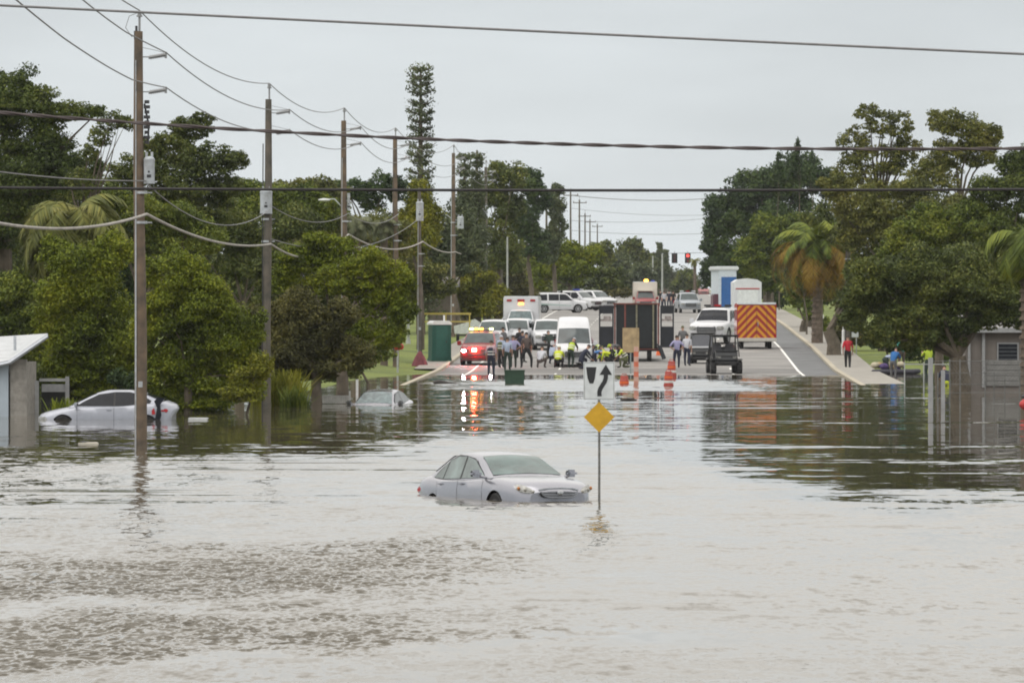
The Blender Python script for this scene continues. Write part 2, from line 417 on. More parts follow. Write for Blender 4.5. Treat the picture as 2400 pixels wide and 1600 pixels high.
# ---------------------------------------------------------------- vegetation
LM = {
 'dark': leafmat('leaf_dark', (0.019, 0.030, 0.009), (0.062, 0.092, 0.020), (0.145, 0.172, 0.031)),
 'oak': leafmat('leaf_oak', (0.025, 0.035, 0.012), (0.081, 0.108, 0.026), (0.188, 0.199, 0.038)),
 'deep': leafmat('leaf_deep', (0.012, 0.025, 0.013), (0.045, 0.079, 0.027), (0.097, 0.137, 0.032)),
 'mid': leafmat('leaf_mid', (0.029, 0.046, 0.009), (0.104, 0.144, 0.021), (0.238, 0.256, 0.029)),
 'bright': leafmat('leaf_bright', (0.035, 0.052, 0.006), (0.132, 0.173, 0.012), (0.276, 0.290, 0.020)),
 'yellow': leafmat('leaf_yellow', (0.045, 0.052, 0.007), (0.158, 0.174, 0.015), (0.310, 0.284, 0.025)),
 'olive': leafmat('leaf_olive', (.038, .048, .013), (.115, .130, .030), (.225, .210, .046)),
 'brown': leafmat('leaf_brown', (0.025, 0.027, 0.010), (0.079, 0.079, 0.023), (0.161, 0.147, 0.036)),
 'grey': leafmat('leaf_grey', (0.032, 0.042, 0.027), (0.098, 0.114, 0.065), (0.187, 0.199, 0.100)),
 'rust': leafmat('leaf_rust', (0.075, 0.041, 0.009), (0.220, 0.132, 0.022), (0.356, 0.247, 0.040), tl=.3),
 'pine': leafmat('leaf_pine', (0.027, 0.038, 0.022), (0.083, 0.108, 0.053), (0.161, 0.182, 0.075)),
}
BARK = mat('bark', (.115, .095, .07), .9, var=.45, scale=2.5, bump=.03)
PALMBARK = mat('palm_bark', (.14, .11, .085), .95, var=.4, scale=5, bump=.04)
def rot_jit(rng, v, a): return v + rng.normal(size=3) * a

def tree(name, label, cat, Y, blobs, mk, seed, base=None, group=None, dens=1.0, leaf=2.7, trunk_r=.22, airy=0.0, sub=.36, limbs=True, ground_z=None, droop=0.0):
    """blobs: (px, py, rx, ry[, dy]) foliage masses measured in the photograph, built at distance Y with real depth"""
    rng = np.random.default_rng(seed); p = F / Y
    bx = blobs[0][0] if base is None else base
    X0 = (bx - 1200) / p; z0 = ground(X0, Y) if ground_z is None else ground_z
    root = empty(name, label, cat, (X0, Y, z0), 0, group)
    L_ = leaf / (.4267 * p); C = []; D = []; ctr = []
    for bl in blobs:
        px, py, rx, ry = bl[:4]; dy = bl[4] if len(bl) > 4 else rng.uniform(-.35, .35) * rx / p
        c = np.array([(px - 1200) / p - X0, dy, HC + (690 - py) / p - z0]); R = np.array([rx / p, min(rx, 1.6 * ry) / p * .85, ry / p])
        ctr.append((c, R))
        area = rx * ry * 3.14 * .182           # render pixels
        nleaf = int(area / (leaf * leaf * .35) * 6.0 * dens * (1 - airy * .55)) + 60
        sr = sub * (1 - .25 * airy); k = int(max(9, 2.6 / (sr * sr)))
        dirs = rng.normal(size=(k, 3)); dirs /= np.linalg.norm(dirs, axis=1)[:, None]
        rad = rng.uniform(.45, 1.0, k) ** .6 * (1 - sr * .55)
        rad *= rng.uniform(.82, 1.12, k)
        sc = dirs * rad[:, None]
        srr = sr * rng.uniform(.65, 1.25, k)
        wts = srr ** 2; wts /= wts.sum()
        idx = rng.choice(k, nleaf, p=wts)
        d = rng.normal(size=(nleaf, 3)); d /= np.linalg.norm(d, axis=1)[:, None]
        d[:, 2] = np.where(d[:, 2] < -.2, d[:, 2] * .55, d[:, 2])
        rr = rng.uniform(.35, 1.05, nleaf) ** .5 * (1 + .12 * rng.normal(size=nleaf))
        pos = sc[idx] + d * (srr[idx] * rr)[:, None]
        if droop: pos[:, 2] -= droop * rng.uniform(0, 1, nleaf) ** 2
        C.append(c + pos * R); D.append(d * .8 + np.array([0, 0, .35]))
        # a thin core of leaves so a dense crown is not see-through
        if airy < .5:
            n2 = int(nleaf * .22); q = rng.normal(size=(n2, 3)); q /= np.linalg.norm(q, axis=1)[:, None]
            C.append(c + q * (rng.uniform(0, 1, n2) ** .33 * .72)[:, None] * R); D.append(q)
    C = np.concatenate(C); D = np.concatenate(D)
    if 'frame_cut' not in name:
        keep = C[:, 2] > .05; C = C[keep]; D = D[keep]
    V = leaf_quads(rng, C, L_, D, asp=.62, flat=.8)
    quads_obj('crown', V, LM[mk], root)
    b = MB()
    top = max(ctr, key=lambda t: t[0][2])[0]
    fork = Vector((rng.uniform(-.3, .3), 0, max(.8, (sum(c[0][2] for c in ctr) / len(ctr)) * (.5 if airy < .2 else .68))))
    b.tube([(0, 0, -.6), (.04, 0, fork.z * .5), fork], [trunk_r * 1.2, trunk_r, trunk_r * .85], 9)
    if limbs:
        for c, R in ctr:
            for q in range(1 if airy < .5 else 2):
                e = Vector(c + rng.normal(size=3) * R * (.25 + .35 * airy)) ; mid = fork.lerp(e, .5) + Vector((rng.uniform(-.3, .3), rng.uniform(-.3, .3), .25))
                b.tube([fork, mid, e], [trunk_r * .38, trunk_r * .2, trunk_r * .05], 6)
    b.build('trunk', BARK, root, smooth=True)
    return root

def frond(rng, az, elev, length, droop, nleaf, lw, leafl, fan=False, twist=0):
    """one pinnate frond: quads for leaflets; returns (quads, rachis points)"""
    pts = []; p = np.array([0., 0., 0.]); e = elev; n = 10
    for i in range(n + 1):
        pts.append(p.copy()); p = p + np.array([math.cos(az) * math.cos(e), math.sin(az) * math.cos(e), math.sin(e)]) * length / n
        e -= droop / n * (1 + .8 * i / n)
    pts = np.array(pts); Q = []
    side = np.array([-math.sin(az), math.cos(az), 0])
    for k in range(nleaf):
        t = .12 + .88 * k / nleaf; f = t * n; i = min(n - 1, int(f)); c = pts[i] + (pts[i + 1] - pts[i]) * (f - i)
        d = pts[i + 1] - pts[i]; d /= np.linalg.norm(d) + 1e-9
        ll = leafl * math.sin(math.pi * (.15 + .8 * t)) * rng.uniform(.8, 1.15)
        for s in (-1, 1):
            o = side * s * .72 + d * .5 + np.array([0, 0, -.35 - .3 * rng.uniform()]); o /= np.linalg.norm(o)
            wv = np.cross(o, side * s + .01); wv = d * lw
            Q.append([c - wv * .5, c + o * ll * .5 - wv * .35 , c + o * ll, c + wv * .5 + o * ll * .1])
    return Q, pts
def palm(name, label, Y, px, py, rpx, mk, seed, n_green=22, n_dead=0, group=None, droop=1.9, trunk_r=.17, up=1.2, leafl=.5, zbase=None):
    rng = np.random.default_rng(seed); p = F / Y; X0 = (px - 1200) / p
    z0 = ground(X0, Y) if zbase is None else zbase
    root = empty(name, label, 'palm tree', (X0, Y, z0), 0, group)
    zc = HC + (690 - py) / p - z0; R = rpx / p; G = []; B = []; rb = MB(); rb2 = MB()
    for i in range(n_green):
        az = i * 2.4 + rng.uniform(-.3, .3); el = up - 1.5 * (i / n_green) + rng.uniform(-.15, .15)
        Q, pts = frond(rng, az, el, R * 1.25 * rng.uniform(.85, 1.1), droop * rng.uniform(.8, 1.15), 34, R * .045, R * .34 * leafl / .5)
        G += Q; rb.tube([Vector(q) + Vector((0, 0, zc)) for q in pts[::2]], [.03] * 6, 4)
    for i in range(n_dead):
        az = i * 2.4 + 1 + rng.uniform(-.4, .4); el = -.1 - .9 * rng.uniform()
        Q, pts = frond(rng, az, el + .75, R * 1.45 * rng.uniform(.7, 1.15), 1.75 + rng.uniform(0, .5), 26, R * .03, R * .30)
        B += Q; rb2.tube([Vector(q) + Vector((0, 0, zc - .25)) for q in pts[::2]], [.025] * 6, 4)
    quads_obj('crown', np.array(G) + np.array([0, 0, zc]), LM[mk], root)
    if B:
        o = quads_obj('dead_frond', np.array(B) + np.array([0, 0, zc - .25]), LM['rust'], root)
        tag(o, 'skirt of dead orange brown fronds')
    t = MB(); t.tube([(0, 0, -.5), (.05, 0, zc * .5), (0, 0, zc + .1)], [trunk_r * 1.25, trunk_r, trunk_r * 1.2], 12)
    for q in range(int(zc / .35)):
        t.tube([(0, 0, q * .35), (0, 0, q * .35 + .12)], [trunk_r * 1.28, trunk_r * 1.12], 12)
    t.build('trunk', PALMBARK, root, smooth=True)
    return root

def norfolk(name, label, Y, px, ytop, wtop, wbot, seed, split=0.55, group=None):
    """tall column pine with short upswept tiers, wider lower down"""
    rng = np.random.default_rng(seed); p = F / Y; X0 = (px - 1200) / p; z0 = ground(X0, Y)
    root = empty(name, label, 'pine tree', (X0, Y, z0), 0, group)
    H = HC + (690 - ytop) / p - z0; b = MB(); b.tube([(0, 0, -.5), (0, 0, H * .5), (0, 0, H)], [.34, .22, .07], 9)
    C = []; D = []; z = 1.5; L_ = 3.0 / (.4267 * p)
    while z < H:
        t = z / H; R = (wbot + (wtop - wbot) * min(1, t / split)) * .5 / p if t < split else wtop * .5 / p * (1 + .12 * math.sin(z * 3))
        nb = 9; o = rng.uniform(0, 6)
        for k in range(nb):
            a = o + k * 6.283 / nb + rng.uniform(-.2, .2); r = R * rng.uniform(.7, 1.1)
            dz = .45 * r if t > split else .18 * r
            e = Vector((math.cos(a) * r, math.sin(a) * r, z + dz))
            b.tube([(0, 0, z), Vector((0, 0, z)).lerp(e, .6) - Vector((0, 0, .1)), e], [.05, .04, .015], 4)
            m = int((30 if t > split else 44))
            s = rng.uniform(.25, 1.0, m) ** .8
            C.append(np.array([[e.x * q, e.y * q, z + dz * q * q] for q in s]) + rng.normal(size=(m, 3)) * (.13 if t > split else .2))
        z += (.62 if t > split else .5) * rng.uniform(.8, 1.2)
    C = np.concatenate(C)
    quads_obj('crown', leaf_quads(rng, C, L_, None, asp=.5), LM['pine'], root)
    b.build('trunk', BARK, root, smooth=True)
    return root

# ---- left side, near to far
tree('shrub_tree', 'broad yellow green tree standing in the flood left of the nearest utility pole', 'tree', 205,
     [(200, 640, 95, 80), (150, 690, 75, 80), (245, 720, 95, 95), (180, 790, 90, 70), (270, 830, 80, 80), (130, 590, 50, 45), (265, 600, 60, 55), (215, 880, 80, 60), (300, 900, 60, 50), (150, 860, 60, 70), (260, 940, 90, 40), (110, 760, 40, 60)],
     'bright', 11, base=225, trunk_r=.16)
tree('shrub_tree', 'rounded bright green tree in the flood just right of the nearest utility pole', 'tree', 200,
     [(425, 650, 85, 72), (480, 710, 85, 80), (390, 740, 80, 80), (520, 790, 90, 80), (430, 830, 95, 80), (560, 860, 70, 70), (480, 900, 95, 60), (585, 780, 45, 60), (370, 880, 60, 70), (350, 640, 35, 50), (460, 950, 110, 36), (590, 900, 40, 50), (340, 780, 40, 80)],
     'bright', 12, base=440, trunk_r=.16)
tree('bush', 'yellowish low bush at the water edge beside the second utility pole', 'bush', 196,
     [(575, 890, 48, 38), (610, 860, 35, 45), (560, 925, 60, 22)], 'yellow', 13, trunk_r=.05, dens=1.0)
tree('shrub_tree', 'dark green shrub at the far left edge above the white roof', 'bush', 212,
     [(20, 690, 75, 75), (80, 750, 50, 55), (10, 770, 60, 50), (-40, 720, 60, 90), (60, 820, 60, 50)], 'mid', 14, base=20)
tree('tall_tree', 'tall dark tree filling the upper left corner with long side branches', 'tree', 232,
     [(20, 215, 85, 70), (70, 250, 80, 60), (-30, 330, 110, 130), (90, 330, 90, 80), (60, 430, 110, 90), (165, 262, 70, 32), (225, 262, 35, 18), (150, 400, 75, 70), (-20, 520, 110, 90), (215, 395, 42, 32)],
     'dark', 15, base=10, trunk_r=.35, airy=.25, sub=.3)
tree('leaning_tree', 'sparse tree with leaning branches between the dark corner tree and the nearest pole', 'tree', 226,
     [(268, 285, 40, 26), (235, 320, 38, 30), (300, 290, 26, 20), (205, 360, 30, 28), (190, 430, 50, 40)], 'oak', 16, base=200, airy=.7, sub=.34, trunk_r=.14)
tree('tall_tree', 'dark olive tree with a ragged top between the first and second poles', 'tree', 242,
     [(450, 300, 62, 36), (400, 350, 70, 50), (490, 380, 80, 50), (420, 430, 110, 60), (330, 400, 80, 45), (555, 375, 30, 28), (520, 440, 60, 40), (300, 430, 60, 50), (470, 275, 24, 14), (430, 500, 120, 60), (360, 355, 40, 40)],
     'oak', 17, base=400, airy=.15, sub=.27, trunk_r=.3)
tree('tree', 'mixed dark tree mass low behind the second utility pole', 'tree', 270,
     [(520, 520, 90, 70), (600, 560, 80, 80), (440, 560, 90, 60), (690, 520, 70, 60), (560, 620, 70, 50)], 'oak', 18, base=560)
tree('hedge_tree', 'flat topped olive tree behind the gap between second and third poles', 'tree', 320,
     [(660, 455, 70, 42), (720, 450, 70, 38), (600, 470, 50, 45), (770, 470, 60, 50), (700, 520, 110, 60)], 'olive', 19, base=690)
tree('tree', 'dark round crowned tree just right of the third pole with gaps of sky', 'tree', 330,
     [(845, 445, 42, 34), (890, 432, 38, 32), (930, 445, 34, 34), (870, 475, 40, 26), (805, 455, 34, 36)], 'deep', 20, base=870, airy=.3)
tree('tree', 'dull green tree under the dark round crown behind the fourth pole', 'tree', 315,
     [(800, 550, 80, 60), (880, 545, 60, 50), (740, 580, 70, 60), (930, 560, 45, 50)], 'olive', 21, base=830)
for i, (px, py, r) in enumerate(((835, 525, 46), (900, 530, 40))):
    palm('fan_palm', ['greyish fan palm low behind the third pole', 'greyish fan palm between the third and fourth poles'][i], 300 + 6 * i, px, py, r, 'grey', 30 + i, n_green=26, droop=1.7, leafl=.8)
palm('weeping_palm', 'big shaggy drooping palm with olive fronds left of the nearest pole', 214, 168, 548, 150, 'olive', 40, n_green=90, droop=2.5, up=1.5, leafl=.7, trunk_r=.24)
tree('flowering_tree', 'yellow green tree with loose top behind the third pole trunk', 'tree', 222,
     [(700, 605, 72, 42), (780, 585, 70, 40), (860, 620, 70, 48), (930, 660, 52, 48), (800, 650, 90, 50), (880, 700, 70, 50), (940, 730, 45, 45), (740, 560, 42, 22), (665, 650, 40, 50), (850, 770, 60, 40), (910, 790, 45, 35)],
     'bright', 41, base=800, airy=.12, sub=.3)
tree('brown_bush', 'dusky brown green bush mass under the loose yellow green tree', 'bush', 214,
     [(700, 740, 70, 65), (760, 790, 75, 70), (690, 820, 70, 60), (830, 830, 50, 50), (740, 860, 80, 42), (660, 770, 45, 70), (800, 740, 50, 50)],
     'brown', 42, base=740)
tree('pine_tree', 'yellow green tree at the foot of the tall column pine', 'tree', 345,
     [(985, 465, 42, 48), (960, 510, 40, 40), (1010, 510, 38, 44), (985, 560, 55, 45)], 'yellow', 43, base=985)
norfolk('column_pine', 'very tall narrow column pine rising above every pole', 400, 986, 162, 66, 120, 44)
norfolk('column_pine', 'small pointed pine left of the fifth pole gap, shorter twin', 430, 1089, 368, 34, 60, 45, split=.8)
norfolk('column_pine', 'small pointed pine just right of its twin beside the sixth pole', 435, 1118, 352, 32, 64, 46, split=.85)
tree('tree', 'grey green bushy tree below the twin pines', 'tree', 400,
     [(1075, 520, 48, 60), (1040, 570, 50, 50), (1100, 580, 50, 50), (1060, 620, 60, 40)], 'pine', 47, base=1070)
tree('tree', 'dark grey green tree crown right of the sixth pole', 'tree', 470,
     [(1165, 405, 34, 30), (1200, 420, 42, 38), (1150, 450, 40, 40), (1195, 480, 50, 50), (1165, 540, 50, 50), (1180, 600, 60, 50)], 'oak', 48, base=1170, airy=.15)
tree('tree', 'dark crown left of the tall far poles, highest of that clump', 'tree', 500,
     [(1240, 425, 40, 36), (1262, 460, 40, 46), (1230, 510, 50, 50), (1250, 570, 50, 50)], 'deep', 49, base=1245)
tree('tree', 'narrow grey green crown at the right end of the left tree row', 'tree', 540,
     [(1305, 445, 20, 22), (1298, 485, 30, 40), (1305, 540, 28, 45), (1285, 580, 40, 40)], 'pine', 50, base=1300)
tree('tree', 'low bright green tree behind the white utility vehicles at left', 'tree', 410,
     [(1120, 655, 48, 40), (1090, 690, 36, 36), (1150, 690, 42, 42), (1120, 720, 50, 30)], 'yellow', 51, base=1120)
tree('tree', 'bright green round tree above the parked police cars', 'tree', 560,
     [(1330, 590, 56, 32), (1390, 600, 36, 28), (1300, 620, 44, 36), (1350, 640, 50, 36), (1260, 640, 44, 50)], 'bright', 52, base=1330)
tree('tree', 'dull tree behind the grey lamp post at left', 'tree', 520,
     [(1200, 640, 50, 50), (1220, 690, 50, 30), (1165, 620, 30, 60)], 'brown', 53, base=1205)
tree('tree', 'small dark shrub right of the bright round tree', 'tree', 620,
     [(1395, 655, 40, 36), (1440, 650, 34, 34)], 'oak', 54, base=1400)
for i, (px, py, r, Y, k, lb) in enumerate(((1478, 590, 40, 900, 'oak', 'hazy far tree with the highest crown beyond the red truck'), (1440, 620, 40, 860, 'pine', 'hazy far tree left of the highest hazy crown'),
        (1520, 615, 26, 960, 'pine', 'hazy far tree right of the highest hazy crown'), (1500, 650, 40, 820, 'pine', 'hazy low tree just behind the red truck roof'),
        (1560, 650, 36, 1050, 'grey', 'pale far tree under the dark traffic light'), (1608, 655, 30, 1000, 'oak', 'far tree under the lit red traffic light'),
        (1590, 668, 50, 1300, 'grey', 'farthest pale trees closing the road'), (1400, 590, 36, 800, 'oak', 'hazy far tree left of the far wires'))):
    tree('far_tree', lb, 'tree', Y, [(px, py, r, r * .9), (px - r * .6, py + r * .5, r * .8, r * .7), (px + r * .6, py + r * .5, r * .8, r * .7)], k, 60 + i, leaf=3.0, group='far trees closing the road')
for i, (px, yt) in enumerate(((1546, 572), (1560, 590), (1532, 590))):
    norfolk('far_pine', ['thin far pine tip above the road gap, tallest of three', 'thin far pine tip nearest the dark traffic light', 'thin far pine tip, leftmost of three'][i], 1000 + 20 * i, px, yt, 9, 14, 70 + i, split=.6)
# ---- undergrowth standing under the crowns
UG = [
 ('dark bush at the water line under the left yellow green tree', 206, [(190, 900, 60, 50), (260, 920, 70, 40), (130, 880, 50, 50)], 'oak', 120),
 ('dark bush behind the flooded crossover', 203, [(360, 930, 70, 36), (440, 940, 70, 30), (300, 900, 50, 40), (500, 945, 50, 24)], 'deep', 121),
 ('dark thicket left of the second utility pole base', 214, [(590, 830, 60, 60), (640, 870, 60, 50), (570, 760, 60, 50)], 'brown', 122),
 ('brownish thicket at the shore beneath the dusky bush', 226, [(700, 860, 60, 40), (760, 870, 60, 34), (820, 860, 50, 36), (660, 800, 50, 60)], 'oak', 123),
 ('shadowed thicket between the second and third poles', 240, [(680, 700, 80, 60), (640, 640, 60, 60), (750, 680, 60, 50), (620, 740, 60, 60)], 'oak', 124),
 ('green shrub right of the third pole at the lawn', 246, [(860, 840, 40, 30), (900, 820, 34, 34), (830, 800, 40, 44), (930, 780, 30, 40)], 'mid', 125),
 ('deep green thicket far behind the leaning tree', 262, [(250, 540, 90, 70), (330, 560, 80, 80), (150, 560, 80, 80), (60, 560, 90, 90), (240, 640, 90, 80), (340, 660, 80, 80)], 'deep', 126),
 ('dull thicket behind the second pole at mid height', 285, [(520, 680, 80, 80), (600, 700, 80, 70), (460, 640, 80, 70), (560, 620, 60, 50), (450, 740, 80, 80), (680, 620, 60, 50)], 'oak', 127),
 ('dull green bushes along the lawn behind the fourth pole', 360, [(880, 640, 60, 50), (940, 620, 50, 50), (1000, 640, 50, 40), (960, 690, 40, 40), (1030, 670, 50, 40)], 'olive', 128),
 ('brown green bushes beside the fifth pole', 420, [(1060, 680, 50, 40), (1100, 730, 50, 24), (1030, 710, 40, 26), (1150, 730, 50, 26)], 'brown', 129),
 ('dark bushes beyond the sixth pole', 590, [(1190, 620, 60, 60), (1240, 640, 60, 50), (1280, 680, 60, 30), (1210, 700, 60, 26)], 'oak', 130),
 ('dim bushes behind the parked police cars', 640, [(1340, 675, 50, 24), (1400, 680, 50, 20), (1450, 685, 40, 18), (1290, 690, 40, 20)], 'brown', 131),
 ('dark bushes under the huge rounded tree', 570, [(1700, 660, 50, 30), (1760, 690, 50, 26), (1820, 690, 50, 34), (1860, 640, 50, 40), (1790, 630, 60, 50)], 'deep', 132),
 ('shadowed bushes behind the orange palm trunk', 390, [(1890, 660, 50, 50), (1940, 640, 50, 60), (1870, 600, 50, 50), (1960, 590, 60, 60), (1920, 520, 50, 50)], 'oak', 133),
 ('dark thicket behind the person in red', 345, [(1990, 770, 40, 40), (1960, 790, 24, 22), (2030, 790, 40, 30), (2010, 720, 60, 50)], 'brown', 134),
 ('dark bushes behind the rescuers at right', 318, [(2080, 800, 50, 30), (2140, 820, 50, 34), (2200, 830, 50, 46), (2110, 760, 60, 60), (2260, 800, 50, 50)], 'deep', 135),
 ('dense thicket above the right house roof', 285, [(2250, 700, 70, 60), (2330, 710, 70, 50), (2400, 720, 70, 50), (2290, 620, 90, 60), (2380, 600, 90, 70)], 'oak', 136),
 ('dark hedge filling the far right behind the palm', 290, [(2440, 700, 90, 90), (2500, 640, 90, 90), (2520, 780, 80, 80), (2440, 560, 80, 80)], 'dark', 137),
 ('dark thicket behind the white roof at the left edge', 226, [(60, 880, 70, 60), (-20, 850, 70, 70), (-80, 760, 80, 80), (-60, 920, 60, 40), (60, 930, 60, 30)], 'dark', 138),
]
for lb_, Y_, bl_, k_, sd_ in UG: tree('bush', lb_, 'bush', Y_, bl_, k_, sd_, trunk_r=.06, dens=.85, leaf=3.0)
tree('tree', 'dark leafy mass filling the gap below the leaning tree at left', 'tree', 255,
     [(60, 470, 90, 90), (150, 470, 90, 70), (240, 480, 80, 60), (320, 500, 70, 50), (60, 600, 100, 90)], 'oak', 150, base=120)
tree('tree', 'broad olive tree filling the sky line between the second and third poles', 'tree', 300,
     [(590, 450, 60, 40), (640, 470, 70, 50), (700, 470, 70, 44), (560, 500, 70, 60), (760, 500, 60, 50)], 'mid', 151, base=640)
tree('tree', 'fresh green tree behind the nearest pole at mid height', 'tree', 236,
     [(330, 500, 70, 50), (260, 480, 60, 50), (400, 520, 80, 50), (480, 560, 60, 50), (350, 570, 80, 40)], 'mid', 152, base=350)
# ---- right side
tree('round_tree', 'huge dark rounded tree overhanging the right side of the road', 'tree', 545,
     [(1760, 440, 80, 60), (1830, 420, 80, 60), (1880, 400, 70, 50), (1700, 500, 60, 60), (1680, 570, 50, 60), (1760, 540, 90, 80), (1850, 500, 90, 80), (1690, 620, 45, 50), (1930, 430, 50, 50), (1730, 610, 60, 60)],
     'deep', 80, base=1800, sub=.3, trunk_r=.5)
for i, (px, py) in enumerate(((1870, 345), (1826, 375), (1905, 372))):
    tree('sapling', ['thin shoot sticking out of the round tree top, middle one', 'thin shoot on the round tree, leftmost', 'thin shoot on the round tree, rightmost'][i], 'tree', 535,
         [(px, py, 9, 24), (px - 4, py + 30, 18, 26)], 'deep', 85 + i, dens=.7, trunk_r=.06, airy=.3)
tree('tree', 'mid green tree between the round dark tree and the orange palm', 'tree', 505,
     [(1800, 540, 60, 48), (1770, 600, 55, 55), (1830, 590, 50, 50), (1790, 660, 50, 45), (1850, 530, 40, 40)], 'mid', 88, base=1800)
palm('date_palm', 'palm with green top and skirt of dead orange fronds beside the road', 360, 1915, 575, 108, 'mid', 90, n_green=26, n_dead=64, droop=2.1, trunk_r=.31, up=1.35, zbase=None)
tree('tall_tree', 'tall thin topped brownish tree, left of the two rising over the right side', 'tree', 345,
     [(2030, 262, 38, 24), (2065, 290, 48, 34), (2000, 335, 50, 44), (2110, 300, 36, 40), (2130, 350, 40, 40), (2060, 370, 70, 40), (2090, 430, 90, 60), (1995, 400, 50, 50)],
     'olive', 91, base=2070, airy=.7, sub=.28, trunk_r=.3)
tree('tall_tree', 'tall leafy tree, right one of the two rising over the right side', 'tree', 340,
     [(2220, 285, 52, 40), (2275, 310, 60, 44), (2300, 360, 50, 44), (2240, 360, 60, 40), (2330, 320, 26, 30), (2200, 420, 70, 60)],
     'olive', 92, base=2240, airy=.35, sub=.28, trunk_r=.3)
tree('tree', 'dark tree at the right edge behind the palm', 'tree', 300,
     [(2380, 390, 50, 50), (2400, 450, 70, 60), (2320, 450, 60, 50), (2350, 520, 60, 50), (2440, 380, 60, 80)], 'dark', 93, base=2370)
tree('oak_tree', 'broad dull oak behind the orange palm on the right', 'tree', 330,
     [(2010, 480, 70, 60), (2080, 510, 80, 60), (2160, 500, 80, 55), (2240, 500, 70, 60), (2030, 560, 80, 70), (1960, 440, 50, 40), (2130, 450, 60, 40)], 'olive', 94, base=2100, sub=.3)
tree('oak_tree', 'wide yellowish oak canopy in front of the broad dull oak', 'tree', 300,
     [(2150, 560, 90, 60), (2240, 540, 80, 60), (2320, 560, 70, 60), (2180, 510, 60, 40), (2290, 500, 60, 40), (2090, 600, 60, 60)], 'mid', 95, base=2200, sub=.3)
tree('oak_tree', 'very dark low oak hanging over the lawn and house at right', 'tree', 229,
     [(2090, 680, 80, 80), (2180, 660, 100, 90), (2280, 660, 90, 90), (2370, 690, 80, 90), (2040, 650, 60, 70), (2130, 750, 80, 60), (2230, 740, 80, 60), (2010, 720, 40, 60), (2180, 790, 60, 30), (2080, 770, 50, 50), (2320, 735, 60, 44), (2400, 640, 60, 70), (2270, 765, 40, 24), (2050, 780, 30, 40), (2130, 800, 30, 40), (2240, 790, 30, 40)],
     'oak', 96, base=2250, sub=.3, trunk_r=.4)
tree('tree', 'dark tree trunk and crown beside the pavement behind the person in red', 'tree', 330,
     [(2010, 650, 40, 60), (1990, 700, 34, 40), (2010, 740, 36, 50), (1985, 750, 30, 30)], 'oak', 97, base=1953, trunk_r=.4)
tree('hedge', 'low green hedge beside the pavement under the palm', 'hedge', 400, [(1880, 705, 34, 24), (1905, 730, 34, 26), (1860, 690, 24, 24), (1930, 760, 24, 22)], 'mid', 98)
tree('tree', 'dark undergrowth tree behind the campers at the right verge', 'tree', 560,
     [(1700, 650, 50, 50), (1760, 660, 60, 40), (1820, 680, 50, 40), (1660, 640, 26, 40)], 'deep', 99, base=1760)
palm('coconut_palm', 'green palm with hanging fronds at the right picture edge', 215, 2402, 560, 118, 'mid', 100, n_green=20, droop=2.2, up=.9, leafl=.75)
palm('small_palm', 'small dull palm left of the blue and white truck', 700, 1628, 612, 18, 'olive', 101, n_green=16)
# far masses that close the horizon behind the rows
for i, (x0, x1, yt, Y, k, lb) in enumerate(((-500, 420, 520, 420, 'oak', 'distant woodland behind the left houses'), (400, 1000, 520, 470, 'oak', 'distant woodland behind the middle of the pole row'),
        (950, 1330, 570, 620, 'pine', 'distant woodland behind the left parked vehicles'), (1900, 2900, 500, 420, 'oak', 'distant woodland behind the right houses'))):
    rng = np.random.default_rng(200 + i); bl = []
    x = x0
    while x < x1:
        bl.append((x, yt + 40 + rng.uniform(-14, 20), 62, 48)); bl.append((x + 20, yt + 110, 70, 60)); bl.append((x, yt + 180, 70, 50)); x += 75
    o = tree('woodland', lb, 'woodland', Y, bl, k, 210 + i, limbs=False, leaf=4.2, dens=.7)
# water's edge plants
def reeds(label, px, p, r, h, n, seed, mk='yellow'):
    rng = np.random.default_rng(seed); X, Y = P(px, p); root = empty('water_plant', label, 'plant', (X, Y, ground(X, Y))); Q = []
    zz = max(0, -ground(X, Y))
    for i in range(n):
        a = rng.uniform(0, 6.28); rr = rng.uniform(0, r) ; x = math.cos(a) * rr; y = math.sin(a) * rr; hh = h * rng.uniform(.5, 1) + zz
        lx, ly = rng.normal(size=2) * .22 * h; w = .025
        p0 = np.array([x, y, 0]); p1 = np.array([x + lx * .5, y + ly * .5, hh * .7]); p2 = np.array([x + lx * 1.3, y + ly * 1.3, hh])
        s = np.array([w * math.cos(a), w * math.sin(a), 0]); Q.append([p0 - s, p0 + s, p1 + s, p1 - s]); Q.append([p1 - s, p1 + s, p2 + s * .3, p2 - s * .3])
    quads_obj('blade', np.array(Q), LM[mk], root)
    return root
reeds('tuft of tall yellow green reeds behind the white floating box', 652, 63, 1.0, 1.4, 420, 301)
reeds('low grass tuft in the water left of the tilted white panel', 690, 64, .5, .8, 160, 302, 'mid')
reeds('short green plant by the white carport fence', 150, 70, .45, .7, 160, 303, 'bright')
# ---------------------------------------------------------------- utility poles, cables, street furniture
WOOD = mat('pole_wood', (.145, .105, .072), .9, var=.5, scale=3.0, bump=.01, dirt=(.09, .075, .06))
WOODG = mat('pole_wood_weathered', (.115, .10, .082), .9, var=.5, scale=3.0, bump=.01, dirt=(.08, .078, .066))
GREYM = mat('galvanised_metal', (.46, .49, .52), .45, .3, var=.2, scale=8)
DARKM = mat('dark_metal', (.05, .05, .055), .5, .4, var=.3, scale=8)
PORC = mat('insulator_grey', (.27, .28, .29), .4, var=.15)
TRANS = mat('transformer_paint', (.42, .46, .50), .45, var=.15, scale=5, dirt=(.30, .32, .33))
WIREG = mat('bare_conductor', (.20, .20, .205), .6, var=.2)
WIREP = mat('pale_cable_sheath', (.36, .34, .31), .7, var=.25, scale=2)
WIREB = mat('black_cable_sheath', (.022, .020, .022), .7, var=.3, scale=2)
LAMPG = mat('lamp_housing', (.62, .64, .64), .5, var=.1)
